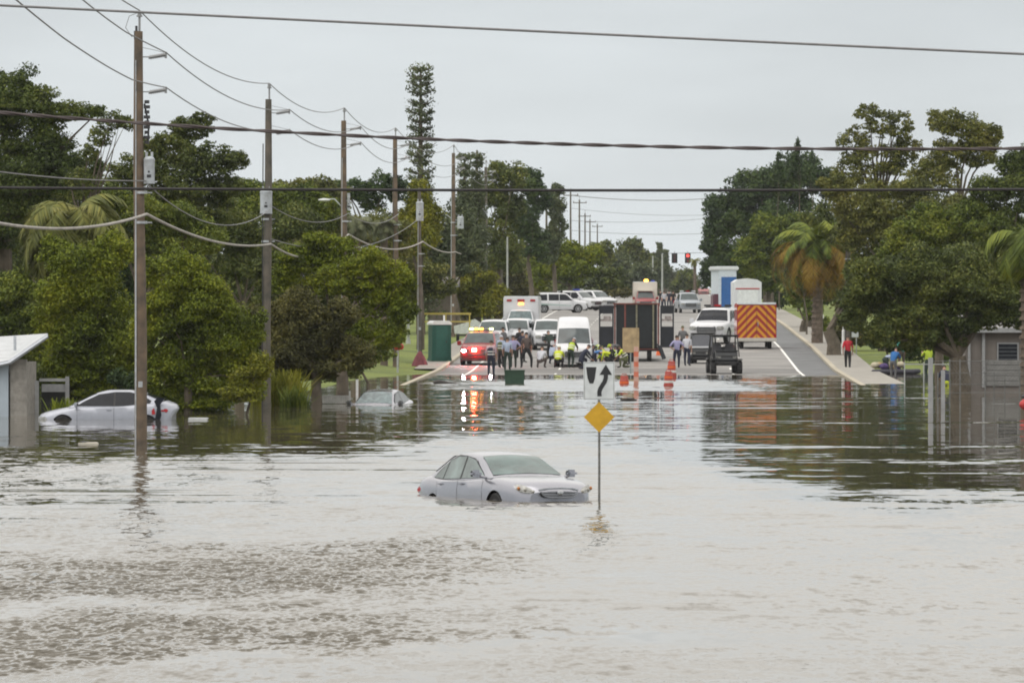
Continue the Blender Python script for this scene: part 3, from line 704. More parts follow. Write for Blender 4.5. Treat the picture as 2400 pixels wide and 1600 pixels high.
CONCP = mat('grey_pole_paint', (.36, .38, .36), .7, var=.2, scale=3)
def at(px, py, p): return Vector(((px - 1200) / p, F / p, HC + (690 - py) / p))
def cable(name, label, pts, sags, r, m, group=None, cat='cable', n=6, twist=0.0, seg=18):
    path = []
    for i in range(len(pts) - 1):
        a, b_ = Vector(pts[i]), Vector(pts[i + 1]); s = sags[i] if hasattr(sags, '__len__') else sags
        for k in range(seg + (1 if i == len(pts) - 2 else 0)):
            t = k / seg; q = a.lerp(b_, t); q.z -= 4 * s * t * (1 - t); path.append(q)
    o0 = path[0].copy(); mb = MB()
    if twist:
        for ph in (0, math.pi):
            pp = []; ln = 0
            for i, q in enumerate(path):
                if i: ln += (path[i] - path[i - 1]).length
                pp.append(q - o0 + Vector((0, math.cos(ln * twist + ph), math.sin(ln * twist + ph))) * r * .9)
            mb.tube(pp, r, n)
    else: mb.tube([q - o0 for q in path], r, n)
    o = mb.build(name, m, smooth=True, loc=o0)
    return tag(o, label, cat, group)
PINS = {}
def utility_pole(idx, px, p, ytop, label, wl=None, arms=True, trans=None, lamp=None, rb=.165, rt=.115, m=WOOD, pin=True, arm_drop=(60, 142), junk=False):
    X, Y = P(px, p); z0 = ground(X, Y); H = HC + (690 - ytop) / p - z0
    root = empty('utility_pole', label, 'utility pole', (X, Y, z0), 0, 'utility poles along the left of the road')
    lean = random.Random(idx).uniform(-.09, .09)
    b = MB(); b.tube([(0, 0, -.8), (0, 0, H * .3), (lean, 0, H * .7), (lean, 0, H)], [rb * 1.05, rb, (rb + rt) / 2, rt], 14)
    b.build('pole', m, root, smooth=True)
    info = {'X': X, 'Y': Y, 'z0': z0, 'H': H, 'top': Vector((X + lean, Y, z0 + H))}
    if pin:
        c = MB(); c.tube([(lean + .03, 0, H - .3), (lean + .03, 0, H + .45)], .035, 6); c.cyl((lean + .03, 0, H + .5), .06, .12, n=10); c.cyl((lean + .03, 0, H + .42), .085, .04, n=10)
        c.build('top_insulator', PORC, root, smooth=True); info['pin'] = Vector((X + lean + .03, Y, z0 + H + .58))
    info['tips'] = []
    hw = random.Random(idx * 7)
    if p > 28:
        c = MB(); c.box((0, -rb - .004, 2.1 + hw.uniform(-.2, .3)), (.12, .012, .16)); c.build('pole_tag', WHITE if 'WHITE' in globals() else GREYM, root)
        for zc_ in (H * .62, H * .55):
            c = MB(); c.tube([(0, 0, zc_), (0, 0, zc_ + .07)], rb * 1.06, 12); c.tube([(rb * .9, 0, zc_ + .03), (rb + .14, -.05, zc_ + .03)], .022, 6); c.build('cable_clamp', GREYM, root)
        c = MB(); c.tube([(-rb * .8, -rb * .7, .3), (-rb * .78, -rb * .7, H * .5), (-rb * .66, -rb * .6, H * .86)], .022, 6); c.build('riser_conduit', GREYM if idx % 2 else DARKM, root)
    if arms:
        for d in arm_drop:
            z = H - d / 85.0
            c = MB(); c.tube([(lean, 0, z), (lean + .30, 0, z + .0)], .018, 5)
            c.tube([(lean + .28, 0, z - .02), (lean + .76, 0, z + .06)], .045, 8)
            for q in range(7): 
                t = .34 + q * .058; c.tube([(lean + t, 0, z - .02 + (t - .28) / .48 * .08), (lean + t + .018, 0, z - .02 + (t - .26) / .48 * .08)], .068, 8)
            c.tube([(lean + .76, 0, z - .04), (lean + .76, 0, z + .14)], .035, 6)
            c.tube([(lean, 0, z + .28), (lean + .4, 0, z + .2), (lean + .72, 0, z + .12)], .008, 4)
            c.build('line_insulator', PORC, root, smooth=True); info['tips'].append(Vector((X + lean + .77, Y, z0 + z + .12)))
    if trans:
        for (dx, py, w_, h_) in trans:
            zc = HC + (690 - py) / p - z0
            c = MB(); c.cyl((dx, -.1, zc), w_ / 2, h_, n=18); c.cyl((dx, -.1, zc + h_ / 2 + .02), w_ / 2 * 1.05, .05, n=18); c.cyl((dx, -.1, zc - h_ / 2), w_ / 2 * 1.04, .04, n=18)
            c.ell((dx, -.1, zc + h_ / 2 + .04), (w_ / 2, w_ / 2, .08), 14, 6)
            for q in (-1, 1): c.cyl((dx + q * w_ * .25, -.1, zc + h_ / 2 + .14), .035, .2, n=8)
            c.box((dx * .5, 0, zc + h_ * .3), (abs(dx) + .1, .06, .08)); c.box((dx * .5, 0, zc - h_ * .3), (abs(dx) + .1, .06, .08))
            tr = c.build('transformer', TRANS, root, smooth=True)
            g = MB(); g.cyl((dx, -.1 - w_ / 2, zc), .03, .03, 'y', 8); g.box((dx, -.1 - w_ / 2 - .004, zc - .12), (.12, .008, .08)); g.build('rating_plate', DARKM, tr)
    if lamp:
        lx, ly, h = lamp; e = at(lx, ly, p) - Vector((X, Y, z0)); c = MB()
        c.tube([(0, 0, e.z - .45), (e.x * .5, -.05, e.z + .05), (e.x * .85, -.05, e.z + .03)], .03, 6)
        la = c.build('lamp_arm', GREYM, root, smooth=True)
        g = MB(); g.ell((e.x, -.05, e.z), (h, .14, .07), 14, 8); g.box((e.x, -.05, e.z + .06), (h * .8, .12, .05), bev=.02); g.build('lamp_head', LAMPG, la, smooth=True)
    if junk:
        c = MB(); c.tube([(-.12, -.02, H + .15), (-.12, -.02, H - .55)], .035, 7); c.cyl((-.12, -.02, H - .1), .07, .22, n=8); c.box((-.08, 0, H - .3), (.2, .06, .06))
        c.build('fuse_holder', DARKM, root, smooth=True); c = MB()
        for q in range(9): c.cyl((.17, -.02, H - 1.95 - q * .14), .07 + .02 * (q % 2), .09, n=8)
        c.build('surge_arrester', DARKM, root, smooth=True); c = MB()
        c.tube([(.1, 0, H - 2.0), (.22, 0, H - 2.6), (.2, 0, H - 3.1)], .03, 6)
        c.build('arrester_lead', DARKM, root, smooth=True)
        c = MB(); pts = [(lean - .05, 0, H + .5), (-.32, 0, H + .42), (-.42, 0, H + .1), (-.25, 0, H - .15), (-.12, 0, H - .1)]
        c.tube(pts, .009, 4); c.build('jumper_wire', WIREG, root)
        c = MB(); c.tube([(-.12, -.15, 2), (-.13, -.14, H - .8)], .014, 5); c.build('ground_wire', GREYM, root)
    PINS[idx] = info; return root
utility_pole(1, 330, 84.7, 74, 'nearest and tallest utility pole standing in open flood water', trans=[(.24, 403, .30, .62)], junk=True, rb=.17, rt=.12)
utility_pole(2, 624, 64.4, 233, 'second utility pole, with a grey box transformer facing the street', trans=[(0.0, 476, .44, .74)], junk=False, arm_drop=(42, 104), m=WOODG)
utility_pole(3, 808, 51.9, 283, 'third utility pole, brown shaft with small white fittings', trans=[(.18, 478, .12, .5)], lamp=(760, 469, .28), arm_drop=(32, 92))
utility_pole(4, 928, 43.6, 325, 'fourth utility pole in front of dark round trees', arm_drop=(32, 92))
utility_pole(5, 1062, 34.3, 359, 'fifth utility pole, right of the tall column pine', trans=[(.5, 523, .45, .7)], lamp=(1018, 500, .35), arm_drop=(32, 92))
utility_pole(6, 1137, 29.2, 392, 'sixth utility pole, dark shaft with a transformer in front of trees', trans=[(-.05, 496, .5, .8)], lamp=(1142, 549, .3), m=WOODG, arm_drop=(32, 92))
utility_pole(7, 984, 42.0, 440, 'thin dark service pole on the lawn with one grey transformer', trans=[(0, 497, .42, .95)], arms=False, pin=False, rb=.13, rt=.09, m=WOODG)
far = [(1174, 26.6, 430, 'seventh pole of the row, greenish transformer high up', [(0, 482, .45, .7)]), (1211, 24, 455, 'eighth pole, faint against the dark crowns', None), (1250, 21.6, 455, 'ninth pole, left of the dark clump centre', None),
       (1281, 19.4, 458, 'tenth pole, thin grey shaft before the last crowns', None), (1310, 17.6, 452, 'eleventh pole at the right rim of the tree row', None), (1338, 16, 450, 'far pole with crossarm, first one clear against the sky', None),
       (1359, 14.6, 468, 'far pole clear against the sky, dark and thick', None), (1370, 13.4, 500, 'far short pole right of the thick dark one', None), (1383, 12.4, 514, 'far pole with small crossarm', None), (1400, 11.4, 525, 'smallest and farthest pole of the row', None)]
for i, (px, p, yt, lb, trs) in enumerate(far):
    utility_pole(8 + i, px, p, yt, lb, arms=(i < 5), trans=trs, m=WOODG, arm_drop=(60, 120))
    if i >= 5:
        o = [q for q in COL.objects if q.get('label') == lb][0]; inf = PINS[8 + i]
        c = MB(); c.box((0, 0, inf['H'] - .5), (2.2, .12, .14)); [c.cyl((q, 0, inf['H'] - .35), .06, .2) for q in (-1, 0, 1)]; c.build('crossarm', WOODG, o)
utility_pole(30, 1987, 40, 470, 'lone wooden pole among the right hand trees', arms=False, pin=False, m=WOODG); 
# overhead lines that follow the pole row
near_top = at(150, -260, 160)
cable('power_line', 'highest conductor of the row, running pin to pin over the pole tops', [at(20, -190, 118), at(150, -95, 104), at(250, -23, 94), PINS[1]['pin'], PINS[2]['pin'], PINS[3]['pin'], PINS[4]['pin'], PINS[5]['pin'], PINS[6]['pin']] + [PINS[k]['pin'] for k in range(8, 13)],
      [.01, .01, .01, .55, .55, .6, .9, .8] + [.3] * 6, .017, WIREG, 'conductors along the pole row')
cable('power_line', 'middle conductor of the row, hung on the upper side insulators', [at(30, -130, 121), at(194, 0, 103), at(296, 76, 92)] + [PINS[k]['tips'][0] for k in (1, 2, 3, 4, 5, 6, 8, 9, 10)], [.02, .02, .01, .5, .5, .6, .9, .8, .3, .3, .3], .017, WIREG, 'conductors along the pole row')
cable('power_line', 'lowest conductor of the row, hung on the lower side insulators', [at(-90, -112, 136), at(38, 0, 120), at(150, 90, 107), at(245, 152, 96.5), at(310, 187, 91)] + [PINS[k]['tips'][1] for k in (1, 2, 3, 4, 5, 6, 8, 9, 10)], [.01, .01, .01, .01, .01, .45, .5, .6, .9, .8, .3, .3, .3], .017, WIREG, 'conductors along the pole row')
def onpole(k, py):
    i = PINS[k]; p = F / i['Y']; return Vector((i['X'] + .17, i['Y'] - .1, HC + (690 - py) / p))
cable('telephone_cable', 'thick pale cable sagging low from pole to pole, lowest along the row', [Vector((-12.2, 112, 6.15)), onpole(1, 502), onpole(2, 572), onpole(3, 549), onpole(7, 566), onpole(5, 590), onpole(6, 545), onpole(8, 560)], [.55, .35, .75, .55, .25, .75, .3], .04, WIREP, seg=20)
cable('service_wire', 'thin wire sagging from the left edge to the nearest pole transformer', [Vector((-16.8, 128, 8.0)), onpole(1, 424)], [.35], .018, WIREG)
cable('service_wire', 'thin wire between the transformers of the first and second poles', [onpole(1, 430), onpole(2, 490)], [.85], .016, WIREG)
cable('service_wire', 'thin wire between the second pole transformer and the third pole', [onpole(2, 482), onpole(3, 500)], [.5], .016, WIREG)
cable('service_wire', 'thin wire from the third pole to the fourth pole', [onpole(3, 500), onpole(4, 500)], [.5], .018, WIREG)
cable('service_wire', 'thin wire from the fifth pole to the sixth pole', [onpole(5, 500), onpole(6, 480)], [1.0], .02, WIREG)
cable('service_wire', 'thin wire hanging between the service pole and the second pole', [onpole(2, 560), onpole(7, 505)], [1.0], .016, WIREG)
# lines that cross the street in front of everything
cable('crossing_wire', 'topmost grey wire crossing the whole picture and sloping down to the right', [Vector((-40, 106, 14.55)), Vector((0, 100, 8.76)), Vector((40, 94, 5.7))], [.0, .0], .021, WIREG, 'wires crossing the street') if False else None
def crossing(label, yl, ym, yr, Y, r, m, twist=0):
    k = Y / F; f = lambda y: HC + (690 - y) * k
    # parabola through three measured heights, continued beyond both sides
    xs = np.array([-1200 * k, 0, 1200 * k]); co = np.polyfit(xs, [f(yl), f(ym), f(yr)], 2); pts = []
    n = 420 if twist else 60
    for i in range(n + 1):
        x = -26 + 52 * i / n; pts.append(Vector((x, Y, float(np.polyval(co, x)))))
    mb = MB(); o0 = pts[0].copy()
    if twist:
        rng = random.Random(4)
        for ph in (0, math.pi):
            mb.tube([q - o0 + Vector((0, math.cos(q.x * twist + ph + math.sin(q.x * .7)), math.sin(q.x * twist + ph + math.sin(q.x * .7)))) * r * .8 for q in pts], r, 6)
    else: mb.tube([q - o0 for q in pts], r, 8)
    tag(mb.build('crossing_wire', m, smooth=True, loc=o0), label, 'cable', 'wires crossing the street')
crossing('topmost wire, grey, crossing the whole sky and sloping down to the right', 13, 71, 127, 100, .022, WIREG)
crossing('middle crossing wire, a dark twisted pair', 264, 334, 348, 96, .019, mat('twisted_cable', (.075, .06, .06), .7, var=.3, scale=2), twist=5.0)
crossing('lowest crossing wire, black and level across the whole picture', 440, 446, 444, 92, .023, WIREB)
for i, (ya, yb_, Yd) in enumerate(((488, 502, 620), (517, 508, 700), (540, 545, 800), (458, 462, 560))):
    k = Yd / F
    cable('far_wire', ['faint far wire over the road gap, second from top', 'faint far wire over the road gap, third from top', 'lowest faint far wire over the road gap', 'topmost faint far wire over the road gap'][i],
          [Vector(((1340 - 1200) * k, Yd, HC + (690 - ya) * k)), Vector(((1700 - 1200) * k, Yd, HC + (690 - yb_) * k))], [.4], .02 + .006 * i, WIREG, 'far wires over the road')
# street lamps and posts further back
def lamp_post(label, px, p, ytop, m=CONCP, arm=None, r=.1):
    X, Y = P(px, p); z0 = ground(X, Y); H = HC + (690 - ytop) / p - z0
    root = empty('street_lamp', label, 'street lamp', (X, Y, z0), 0, 'grey posts along the road')
    b = MB(); b.tube([(0, 0, -.3), (0, 0, H)], [r, r * .7], 10); b.build('post', m, root, smooth=True)
    b = MB(); b.tube([(0, 0, .02), (0, 0, .3)], [r * 1.8, r * 1.5], 10); b.build('base', m, root, smooth=True)
    if arm:
        b = MB(); b.tube([(0, 0, H - .2), (arm * .5, 0, H + .15), (arm, 0, H + .2)], .04, 6); a = b.build('arm', m, root, smooth=True)
        b = MB(); b.ell((arm, 0, H + .2), (.4, .15, .09), 12, 6); b.build('lamp_head', LAMPG, a, smooth=True)
lamp_post('pale grey post right of the sixth utility pole', 1189, 31, 555)
lamp_post('pale post behind the parked police cars', 1419, 20, 622, r=.14)
lamp_post('tall pale post left of the traffic lights', 1530, 16, 600, r=.14)
lamp_post('tall pale post nearest the dark traffic light', 1552, 16, 595, r=.16)
lamp_post('pale post half hidden by leaves near the small house', 957, 36, 540, arm=-1.6)
# traffic lights over the far crossing
TLB = mat('signal_housing', (.03, .03, .03), .6)
cable('span_wire', 'wire carrying the traffic lights over the far crossing', [at(1420, 588, 18), at(1690, 590, 18)], [.25], .03, WIREB)
for px, lit, lb in ((1581, False, 'traffic light with dark lenses seen from behind, left one'), (1612, True, 'traffic light showing a bright red lamp, right one')):
    q = at(px, 605, 18); root = empty('traffic_light', lb, 'traffic light', (q.x, q.y, q.z - .55), 0, 'traffic lights over the road')
    b = MB(); b.box((0, 0, .55), (.38, .3, 1.1), bev=.04); b.box((0, .16, .55), (.75, .03, 1.3)); b.tube([(0, 0, 1.05), (0, 0, 1.45)], .03, 6); b.build('housing', TLB, root)
    for k in range(3):
        m_ = mat('red_signal', (.5, .02, .02), .4, emit=(1, .06, .05), es=3.0) if (lit and k == 2) else (mat('dim_lens', (.12, .03, .03), .3) if not lit else mat('off_lens', (.25, .05, .05), .3))
        b = MB(); b.cyl((0, -.16, .22 + k * .33), .14 if not (lit and k == 2) else .2, .05, 'y', 14); ln = b.build('lens', m_, root, smooth=True)
        b = MB(); b.prism([(math.cos(t) * .17, math.sin(t) * .17) for t in np.linspace(0, math.pi, 9)] + [(math.cos(t) * .15, math.sin(t) * .15) for t in np.linspace(math.pi, 0, 9)], -.36, -.16); b.v = [(x, y, z + .22 + k * .33) for x, y, z in b.v]; b.build('visor', TLB, ln)
# ---------------------------------------------------------------- signs and small things
WHITE = mat('sign_white', (.68, .72, .74), .45, var=.12, scale=5, dirt=(.56, .60, .62))
BLACKP = mat('sign_black', (.02, .022, .026), .5)
YELP = mat('sign_yellow', (.62, .36, .02), .5, var=.12, scale=7)
ALU = mat('sign_back_metal', (.40, .42, .42), .5, .4, var=.2, scale=4)
WPLAS = mat('white_plastic', (.74, .75, .76), .45, var=.1)
def keep_right_sign():
    p = 118.0; X, Y = P(1404, p); z0 = -.48
    root = empty('keep_right_sign', 'keep right sign above a yellow diamond on a post beside the silver sedan', 'road sign', (X, Y, z0), 0)
    H = HC + (690 - 855) / p - z0
    b = MB(); b.tube([(0, 0, -.4), (0.005, 0, 1.2), (0, 0, H)], .024, 8); b.box((0, 0.03, H - .4), (.05, .02, .9)); b.build('post', mat('sign_post', (.20, .20, .19), .6, .5, var=.35, scale=12), root)
    cz = HC + (690 - 892) / p - z0; w_, h_ = .31, .375
    b = MB(); b.box((0, -.03, cz), (w_ * 2, .006, h_ * 2), bev=.0); pl = b.build('panel', WHITE, root)
    b = MB(); t = .012; i = .018
    for (c, d) in (((0, 0, h_ - i), (w_ * 2 - .03, .003, t)), ((0, 0, -h_ + i), (w_ * 2 - .03, .003, t)), ((-w_ + i, 0, 0), (t, .003, h_ * 2 - .048)), ((w_ - i, 0, 0), (t, .003, h_ * 2 - .048))):
        b.box((c[0], -.0345, cz + c[2]), d)
    b.build('border', ALU, pl)
    sx = w_ / 36.; f = lambda q: [((x - 36) * sx, cz + (44 - y) * h_ / 44.) for x, y in q]
    b = MB(); b.prism(f([(6, 12), (30, 12), (26, 40), (22.5, 50), (14, 50), (9.5, 38)]), -.038, -.0335)
    # curved arrow: thick stroke path then arrow head
    path = [(37, 80), (36.5, 70), (39, 62), (44, 54), (49, 46), (51.5, 37), (51.5, 28)]
    L_, R_ = [], []
    for k in range(len(path)):
        a = path[max(0, k - 1)]; c = path[min(len(path) - 1, k + 1)]; dx, dy = c[0] - a[0], c[1] - a[1]; n = math.hypot(dx, dy)
        L_.append((path[k][0] - dy / n * 5, path[k][1] + dx / n * 5)); R_.append((path[k][0] + dy / n * 5, path[k][1] - dx / n * 5))
    for k in range(len(path) - 1): b.prism(f([L_[k], L_[k + 1], R_[k + 1], R_[k]]), -.038 - k * .00005, -.0335)
    b.prism(f([(51.5, 6), (66, 30), (37, 30)]), -.0385, -.0335)
    b.build('arrow_symbol', BLACKP, pl)
    dz = HC + (690 - 977) / p - z0; r = .305
    b = MB(); b.prism([(0, dz + r), (r, dz), (0, dz - r), (-r, dz)], -.034, -.028); b.build('diamond_marker', YELP, root)
    return root
keep_right_sign()
def simple(name, label, cat, px, p, z=None, rz=0, group=None):
    X, Y = P(px, p); return empty(name, label, cat, (X, Y, ground(X, Y) if z is None else z), rz, group)
# mailbox floating at the water line by the second pole
r = simple('mailbox', 'white mailbox on its side at the waterline below the second pole', 'mailbox', 631, 61, 0.0, .1)
b = MB(); b.prism([(-.26, 0), (.26, 0), (.26, .16), (.22, .25), (.12, .31), (-.12, .31), (-.22, .25), (-.26, .16)], -.22, .22); b.build('box', WPLAS, r)
b = MB(); b.box((0, -.225, .15), (.38, .012, .12)); b.build('door', mat('mailbox_door', (.35, .38, .42), .4), r)
b = MB(); b.tube([(0, 0, -1.2), (0, 0, .0)], .05, 6); b.build('post', WPLAS, r)
r = simple('mailbox', 'white mailbox upright on a white post behind the submerged car', 'mailbox', 837, 58)
zt = HC + (690 - 858) / 58 - r.location.z
b = MB(); b.prism([(-.22, zt - .12), (.22, zt - .12), (.22, zt + .04), (.12, zt + .13), (-.12, zt + .13), (-.22, zt + .04)], -.25, .25); bx = b.build('box', WPLAS, r)
b = MB(); b.box((0, -.254, zt - .02), (.34, .008, .2)); b.build('door', WHITE, bx)
b = MB(); b.box((0, 0, zt / 2 - .25), (.1, .1, zt + .25)); b.build('post', WPLAS, r)
def sign_board(label, px, p, x0, x1, y0, y1, m, post_m=ALU, post_px=None):
    r = simple('sign_board', label, 'sign', px, p); X = r.location.x; z0 = r.location.z
    cx = ((x0 + x1) / 2 - 1200) / p - X; cz = HC + (690 - (y0 + y1) / 2) / p - z0; w_ = (x1 - x0) / p; h_ = (y1 - y0) / p
    b = MB(); b.box((cx, -.03, cz), (w_, .02, h_), bev=.006); b.build('panel', m, r)
    b = MB(); q = cx if post_px is None else (post_px - 1200) / p - X
    b.tube([(q, 0, -.6), (q, 0, cz + h_ * .45)], .035, 6); b.build('post', post_m, r)
    return r
sign_board('grey back of a street sign right of the second pole', 657, 60, 638, 676, 818, 870, mat('sign_back_grey', (.30, .32, .33), .6, var=.2), post_px=642)
sign_board('small beige sign in front of the yellow green tree', 825, 52, 806, 845, 775, 800, mat('sign_beige', (.40, .38, .30), .6, var=.2), post_px=812)
sign_board('tan board on a grey post in front of the black trailer', 1478, 45, 1459, 1498, 768, 826, mat('plywood_tan', (.40, .30, .17), .8, var=.3, scale=4), post_m=mat('grey_green_post', (.22, .27, .27), .6), post_px=1478)
# tilted white panel at the shore
r = simple('barrier_panel', 'long white corrugated panel lying low at the water by the third pole', 'barrier', 785, 62, 0.0)
b = MB()
for k in range(14): b.box((-.52 + k * .08, 0 - .02 * (k % 2), .17), (.076, .03, .30))
b.build('panel', mat('panel_white', (.60, .60, .57), .6, var=.2), r)
b = MB(); b.box((.56, 0, .24), (.06, .06, .5)); b.box((-.56, 0, .2), (.06, .06, .42)); b.build('post', WPLAS, r)
# bins and floating things on the left
r = simple('trash_bin', 'grey trash bin with pale lid, half sunk right of the flooded crossover', 'trash bin', 465, 71, -.7)
b = MB(); b.prism([(-.24, 0), (.24, 0), (.29, .70), (-.29, .70)], -.28, .28); b.build('bin', mat('bin_grey', (.10, .11, .12), .5), r)
b = MB(); b.box((0, 0, .74), (.66, .64, .05), bev=.02); b.box((0, -.3, .71), (.62, .05, .05)); b.build('lid', mat('bin_lid', (.50, .52, .52), .5), r)
r = simple('floating_board', 'pale plank floating in front of the white crossover', 'board', 207, 85, .02)
b = MB(); b.box((0, 0, 0), (.56, .22, .05), r=(0, 0, .1), bev=.01); b.box((.1, .03, .035), (.3, .04, .02), r=(0, 0, .1)); b.build('board', mat('plank_pale', (.55, .52, .45), .7, var=.2), r)
r = simple('floating_log', 'dark log tapering to the right, drifting left of the red lights', 'log', 1035, 50.5, .0)
b = MB(); b.tube([(-.38, 0, .03), (-.15, 0, .07), (.12, .05, .04), (.35, .1, .02), (.9, .2, .0)], [.10, .12, .10, .05, .02], 8); b.build('log', mat('wet_wood', (.035, .03, .026), .5, var=.4), r, smooth=True)
r = simple('floating_branch', 'small dark branch drifting right of the keep right sign', 'branch', 1472, 60, .0)
b = MB(); b.tube([(-.3, 0, .02), (0, .05, .05), (.35, .02, .02)], [.04, .06, .02], 6); b.tube([(0, .05, .05), (.2, .3, .09), (.3, .4, .02)], [.03, .02, .01], 5); b.build('branch', MATS['wet_wood'], r, smooth=True)
r = simple('floating_bin', 'dark green tub standing in the water in front of the crouching crowd', 'tub', 1206, 50.5, -.35)
b = MB(); b.prism([(-.42, 0), (.42, 0), (.47, .95), (-.47, .95)], -.35, .35); b.build('bin', mat('bin_green', (.022, .06, .035), .5, var=.25), r)
b = MB(); b.box((0, 0, .96), (1.0, .78, .05), bev=.02); b.build('rim', mat('bin_green_rim', (.03, .075, .045), .5), r)
# portable toilet
r = simple('portable_toilet', 'dark green portable toilet with white roof on the left pavement', 'portable toilet', 1030, 42, rz=.25)
r.location.z = .40
GRN = mat('toilet_green', (.012, .085, .065), .5, var=.15)
b = MB(); b.box((0, 0, .1), (1.14, 1.14, .18), bev=.02); b.box((0, 0, 1.1), (1.06, 1.06, 1.9), bev=.04)
for s in (-1, 1): b.box((s * .5, -.5, 1.1), (.09, .09, 1.95), bev=.02)
b.build('cabin', GRN, r)
b = MB(); b.prism([(-.58, 2.05), (.58, 2.05), (.56, 2.16), (.4, 2.27), (-.4, 2.27), (-.56, 2.16)], -.58, .58); b.build('roof', WPLAS, r)
b = MB(); b.box((0, -.55, 1.08), (.68, .03, 1.75), bev=.01); d = b.build('door', mat('toilet_door', (.018, .10, .08), .5), r)
b = MB(); b.box((.26, -.575, 1.1), (.05, .03, .14)); b.build('handle', DARKM, d)
b = MB(); b.cyl((.35, .35, 2.4), .05, .35); b.build('vent_pipe', WPLAS, r)
# hydrant and red objects on the lawn
RED = mat('red_paint', (.42, .03, .03), .5, var=.2)
MAROON = mat('maroon_tarp', (.14, .03, .04), .8, var=.3)
r = simple('covered_heap', 'maroon cone shaped cover at the foot of the thin service pole', 'tarp', 984, 43)
b = MB(); b.grid([[(math.cos(t) * rr * (1 + .15 * math.sin(3 * t)), math.sin(t) * rr, z) for t in np.linspace(0, 6.28, 15)[:-1]] for rr, z in ((.48, 0), (.4, .25), (.25, .6), (.1, .85), (.02, .9))], closed=True); b.build('cover', MAROON, r)
r = simple('hydrant', 'small red object on a post on the lawn by the tree trunk', 'hydrant', 932, 45)
b = MB(); b.tube([(0, 0, -.2), (0, 0, 1.25)], .05, 8); b.build('post', ALU, r); b = MB(); b.ell((0, 0, 1.4), (.22, .15, .25)); b.ell((.2, 0, 1.35), (.12, .1, .16)); b.build('cap', RED, r, smooth=True)
# traffic cones and drums
OR = mat('safety_orange', (.72, .13, .03), .6, var=.15); ORD = mat('drum_orange', (.38, .06, .045), .6, var=.2); REFL = mat('reflective_white', (.7, .7, .68), .4)
def drum(label, px, p, z=None, sc=1):
    r = simple('traffic_drum', label, 'traffic drum', px, p, z, 0, 'orange traffic drums in the shallow water'); b = MB()
    prof_ = [(.30, 0), (.30, .1), (.26, .1), (.255, .33), (.235, .34), (.23, .56), (.21, .57), (.205, .78), (.19, .8), (.18, .98), (.08, 1.0)]
    b.grid([[(math.cos(t) * rr * sc, math.sin(t) * rr * sc, zz * sc) for t in np.linspace(0, 6.2832, 17)[:-1]] for rr, zz in prof_], closed=True); b.build('drum', ORD, r, smooth=True)
    for z0, rr in ((.40, .238), (.63, .215)):
        b = MB(); b.grid([[(math.cos(t) * (rr + .002) * sc, math.sin(t) * (rr + .002) * sc, (z0 + q) * sc) for t in np.linspace(0, 6.2832, 17)[:-1]] for q in (0, .12)], closed=True); b.build('stripe', REFL if z0 < .5 else OR, r, smooth=True)
    b = MB(); b.tube([(-.1 * sc, 0, sc), (-.1 * sc, 0, 1.08 * sc), (.1 * sc, 0, 1.08 * sc), (.1 * sc, 0, sc)], .02, 6); b.build('handle', ORD, r)
drum('big orange drum leaning in the water left of the small dark utility vehicle', 1567, 52, -.2, .88)
drum('darker orange drum behind the big leaning one', 1574, 47.5, -.1, .95)
drum('low orange shape standing for a water reflection left of the tall striped pole', 1463, 51, -.6, 1.0)  # sunken drum form stands in for an orange reflection on the water
r = simple('barricade_pole', 'tall orange and white striped pole beside the tan board', 'barricade', 1491, 50, -.2)
b = MB(); H_ = HC + (690 - 812) / 50 + .2
for k in range(8):
    z_ = k * H_ / 8; b.box((0, 0, z_ + H_ / 16), (.22, .06, H_ / 8 - .002), mi=k % 2)
b.build('board', [mat('pole_orange', (.62, .17, .10), .6), mat('pole_salmon', (.58, .36, .30), .6)], r)
b = MB(); b.box((0, 0, .03), (.7, .5, .1)); b.build('base', DARKM, r)
for px, p, lb in ((1330, 40.5, 'small cone among the crouching rescuers'), (1543, 40, 'small cone under the black trailer edge')):
    r = simple('traffic_cone', lb, 'traffic cone', px, p); b = MB(); b.cyl((0, 0, .35), .15, .65, n=14, r2=.03); b.build('cone', OR, r, smooth=True); b = MB(); b.box((0, 0, .02), (.36, .36, .04)); b.build('base', DARKM, r)
# things at the right verge
r = simple('mailbox', 'white mailbox on the right verge behind the dark tree trunk', 'mailbox', 1921, 36)
zt = HC + (690 - 741) / 36 - r.location.z
b = MB(); b.prism([(-.25, zt - .14), (.25, zt - .14), (.25, zt + .06), (.14, zt + .16), (-.14, zt + .16), (-.25, zt + .06)], -.28, .28); b.build('box', WPLAS, r); b = MB(); b.box((0, 0, zt / 2 - .1), (.09, .09, zt)); b.build('post', mat('grey_wood', (.25, .23, .2), .8), r)
r = simple('marker_post', 'short white rounded post behind the person in red', 'post', 1977, 40)
b = MB(); b.tube([(0, 0, 0), (0, 0, 1.5), (0, 0, 1.56)], [.11, .1, .04], 10); b.ell((-.03, 0, 2.2), (.09, .09, .12)); b.tube([(-.03, 0, 1.5), (-.03, 0, 2.2)], .03, 6); b.build('post', WPLAS, r, smooth=True)
sign_board('small white sign on a thin pole right of the person in red', 2007, 40, 1996, 2012, 778, 790, WHITE, post_px=2007)
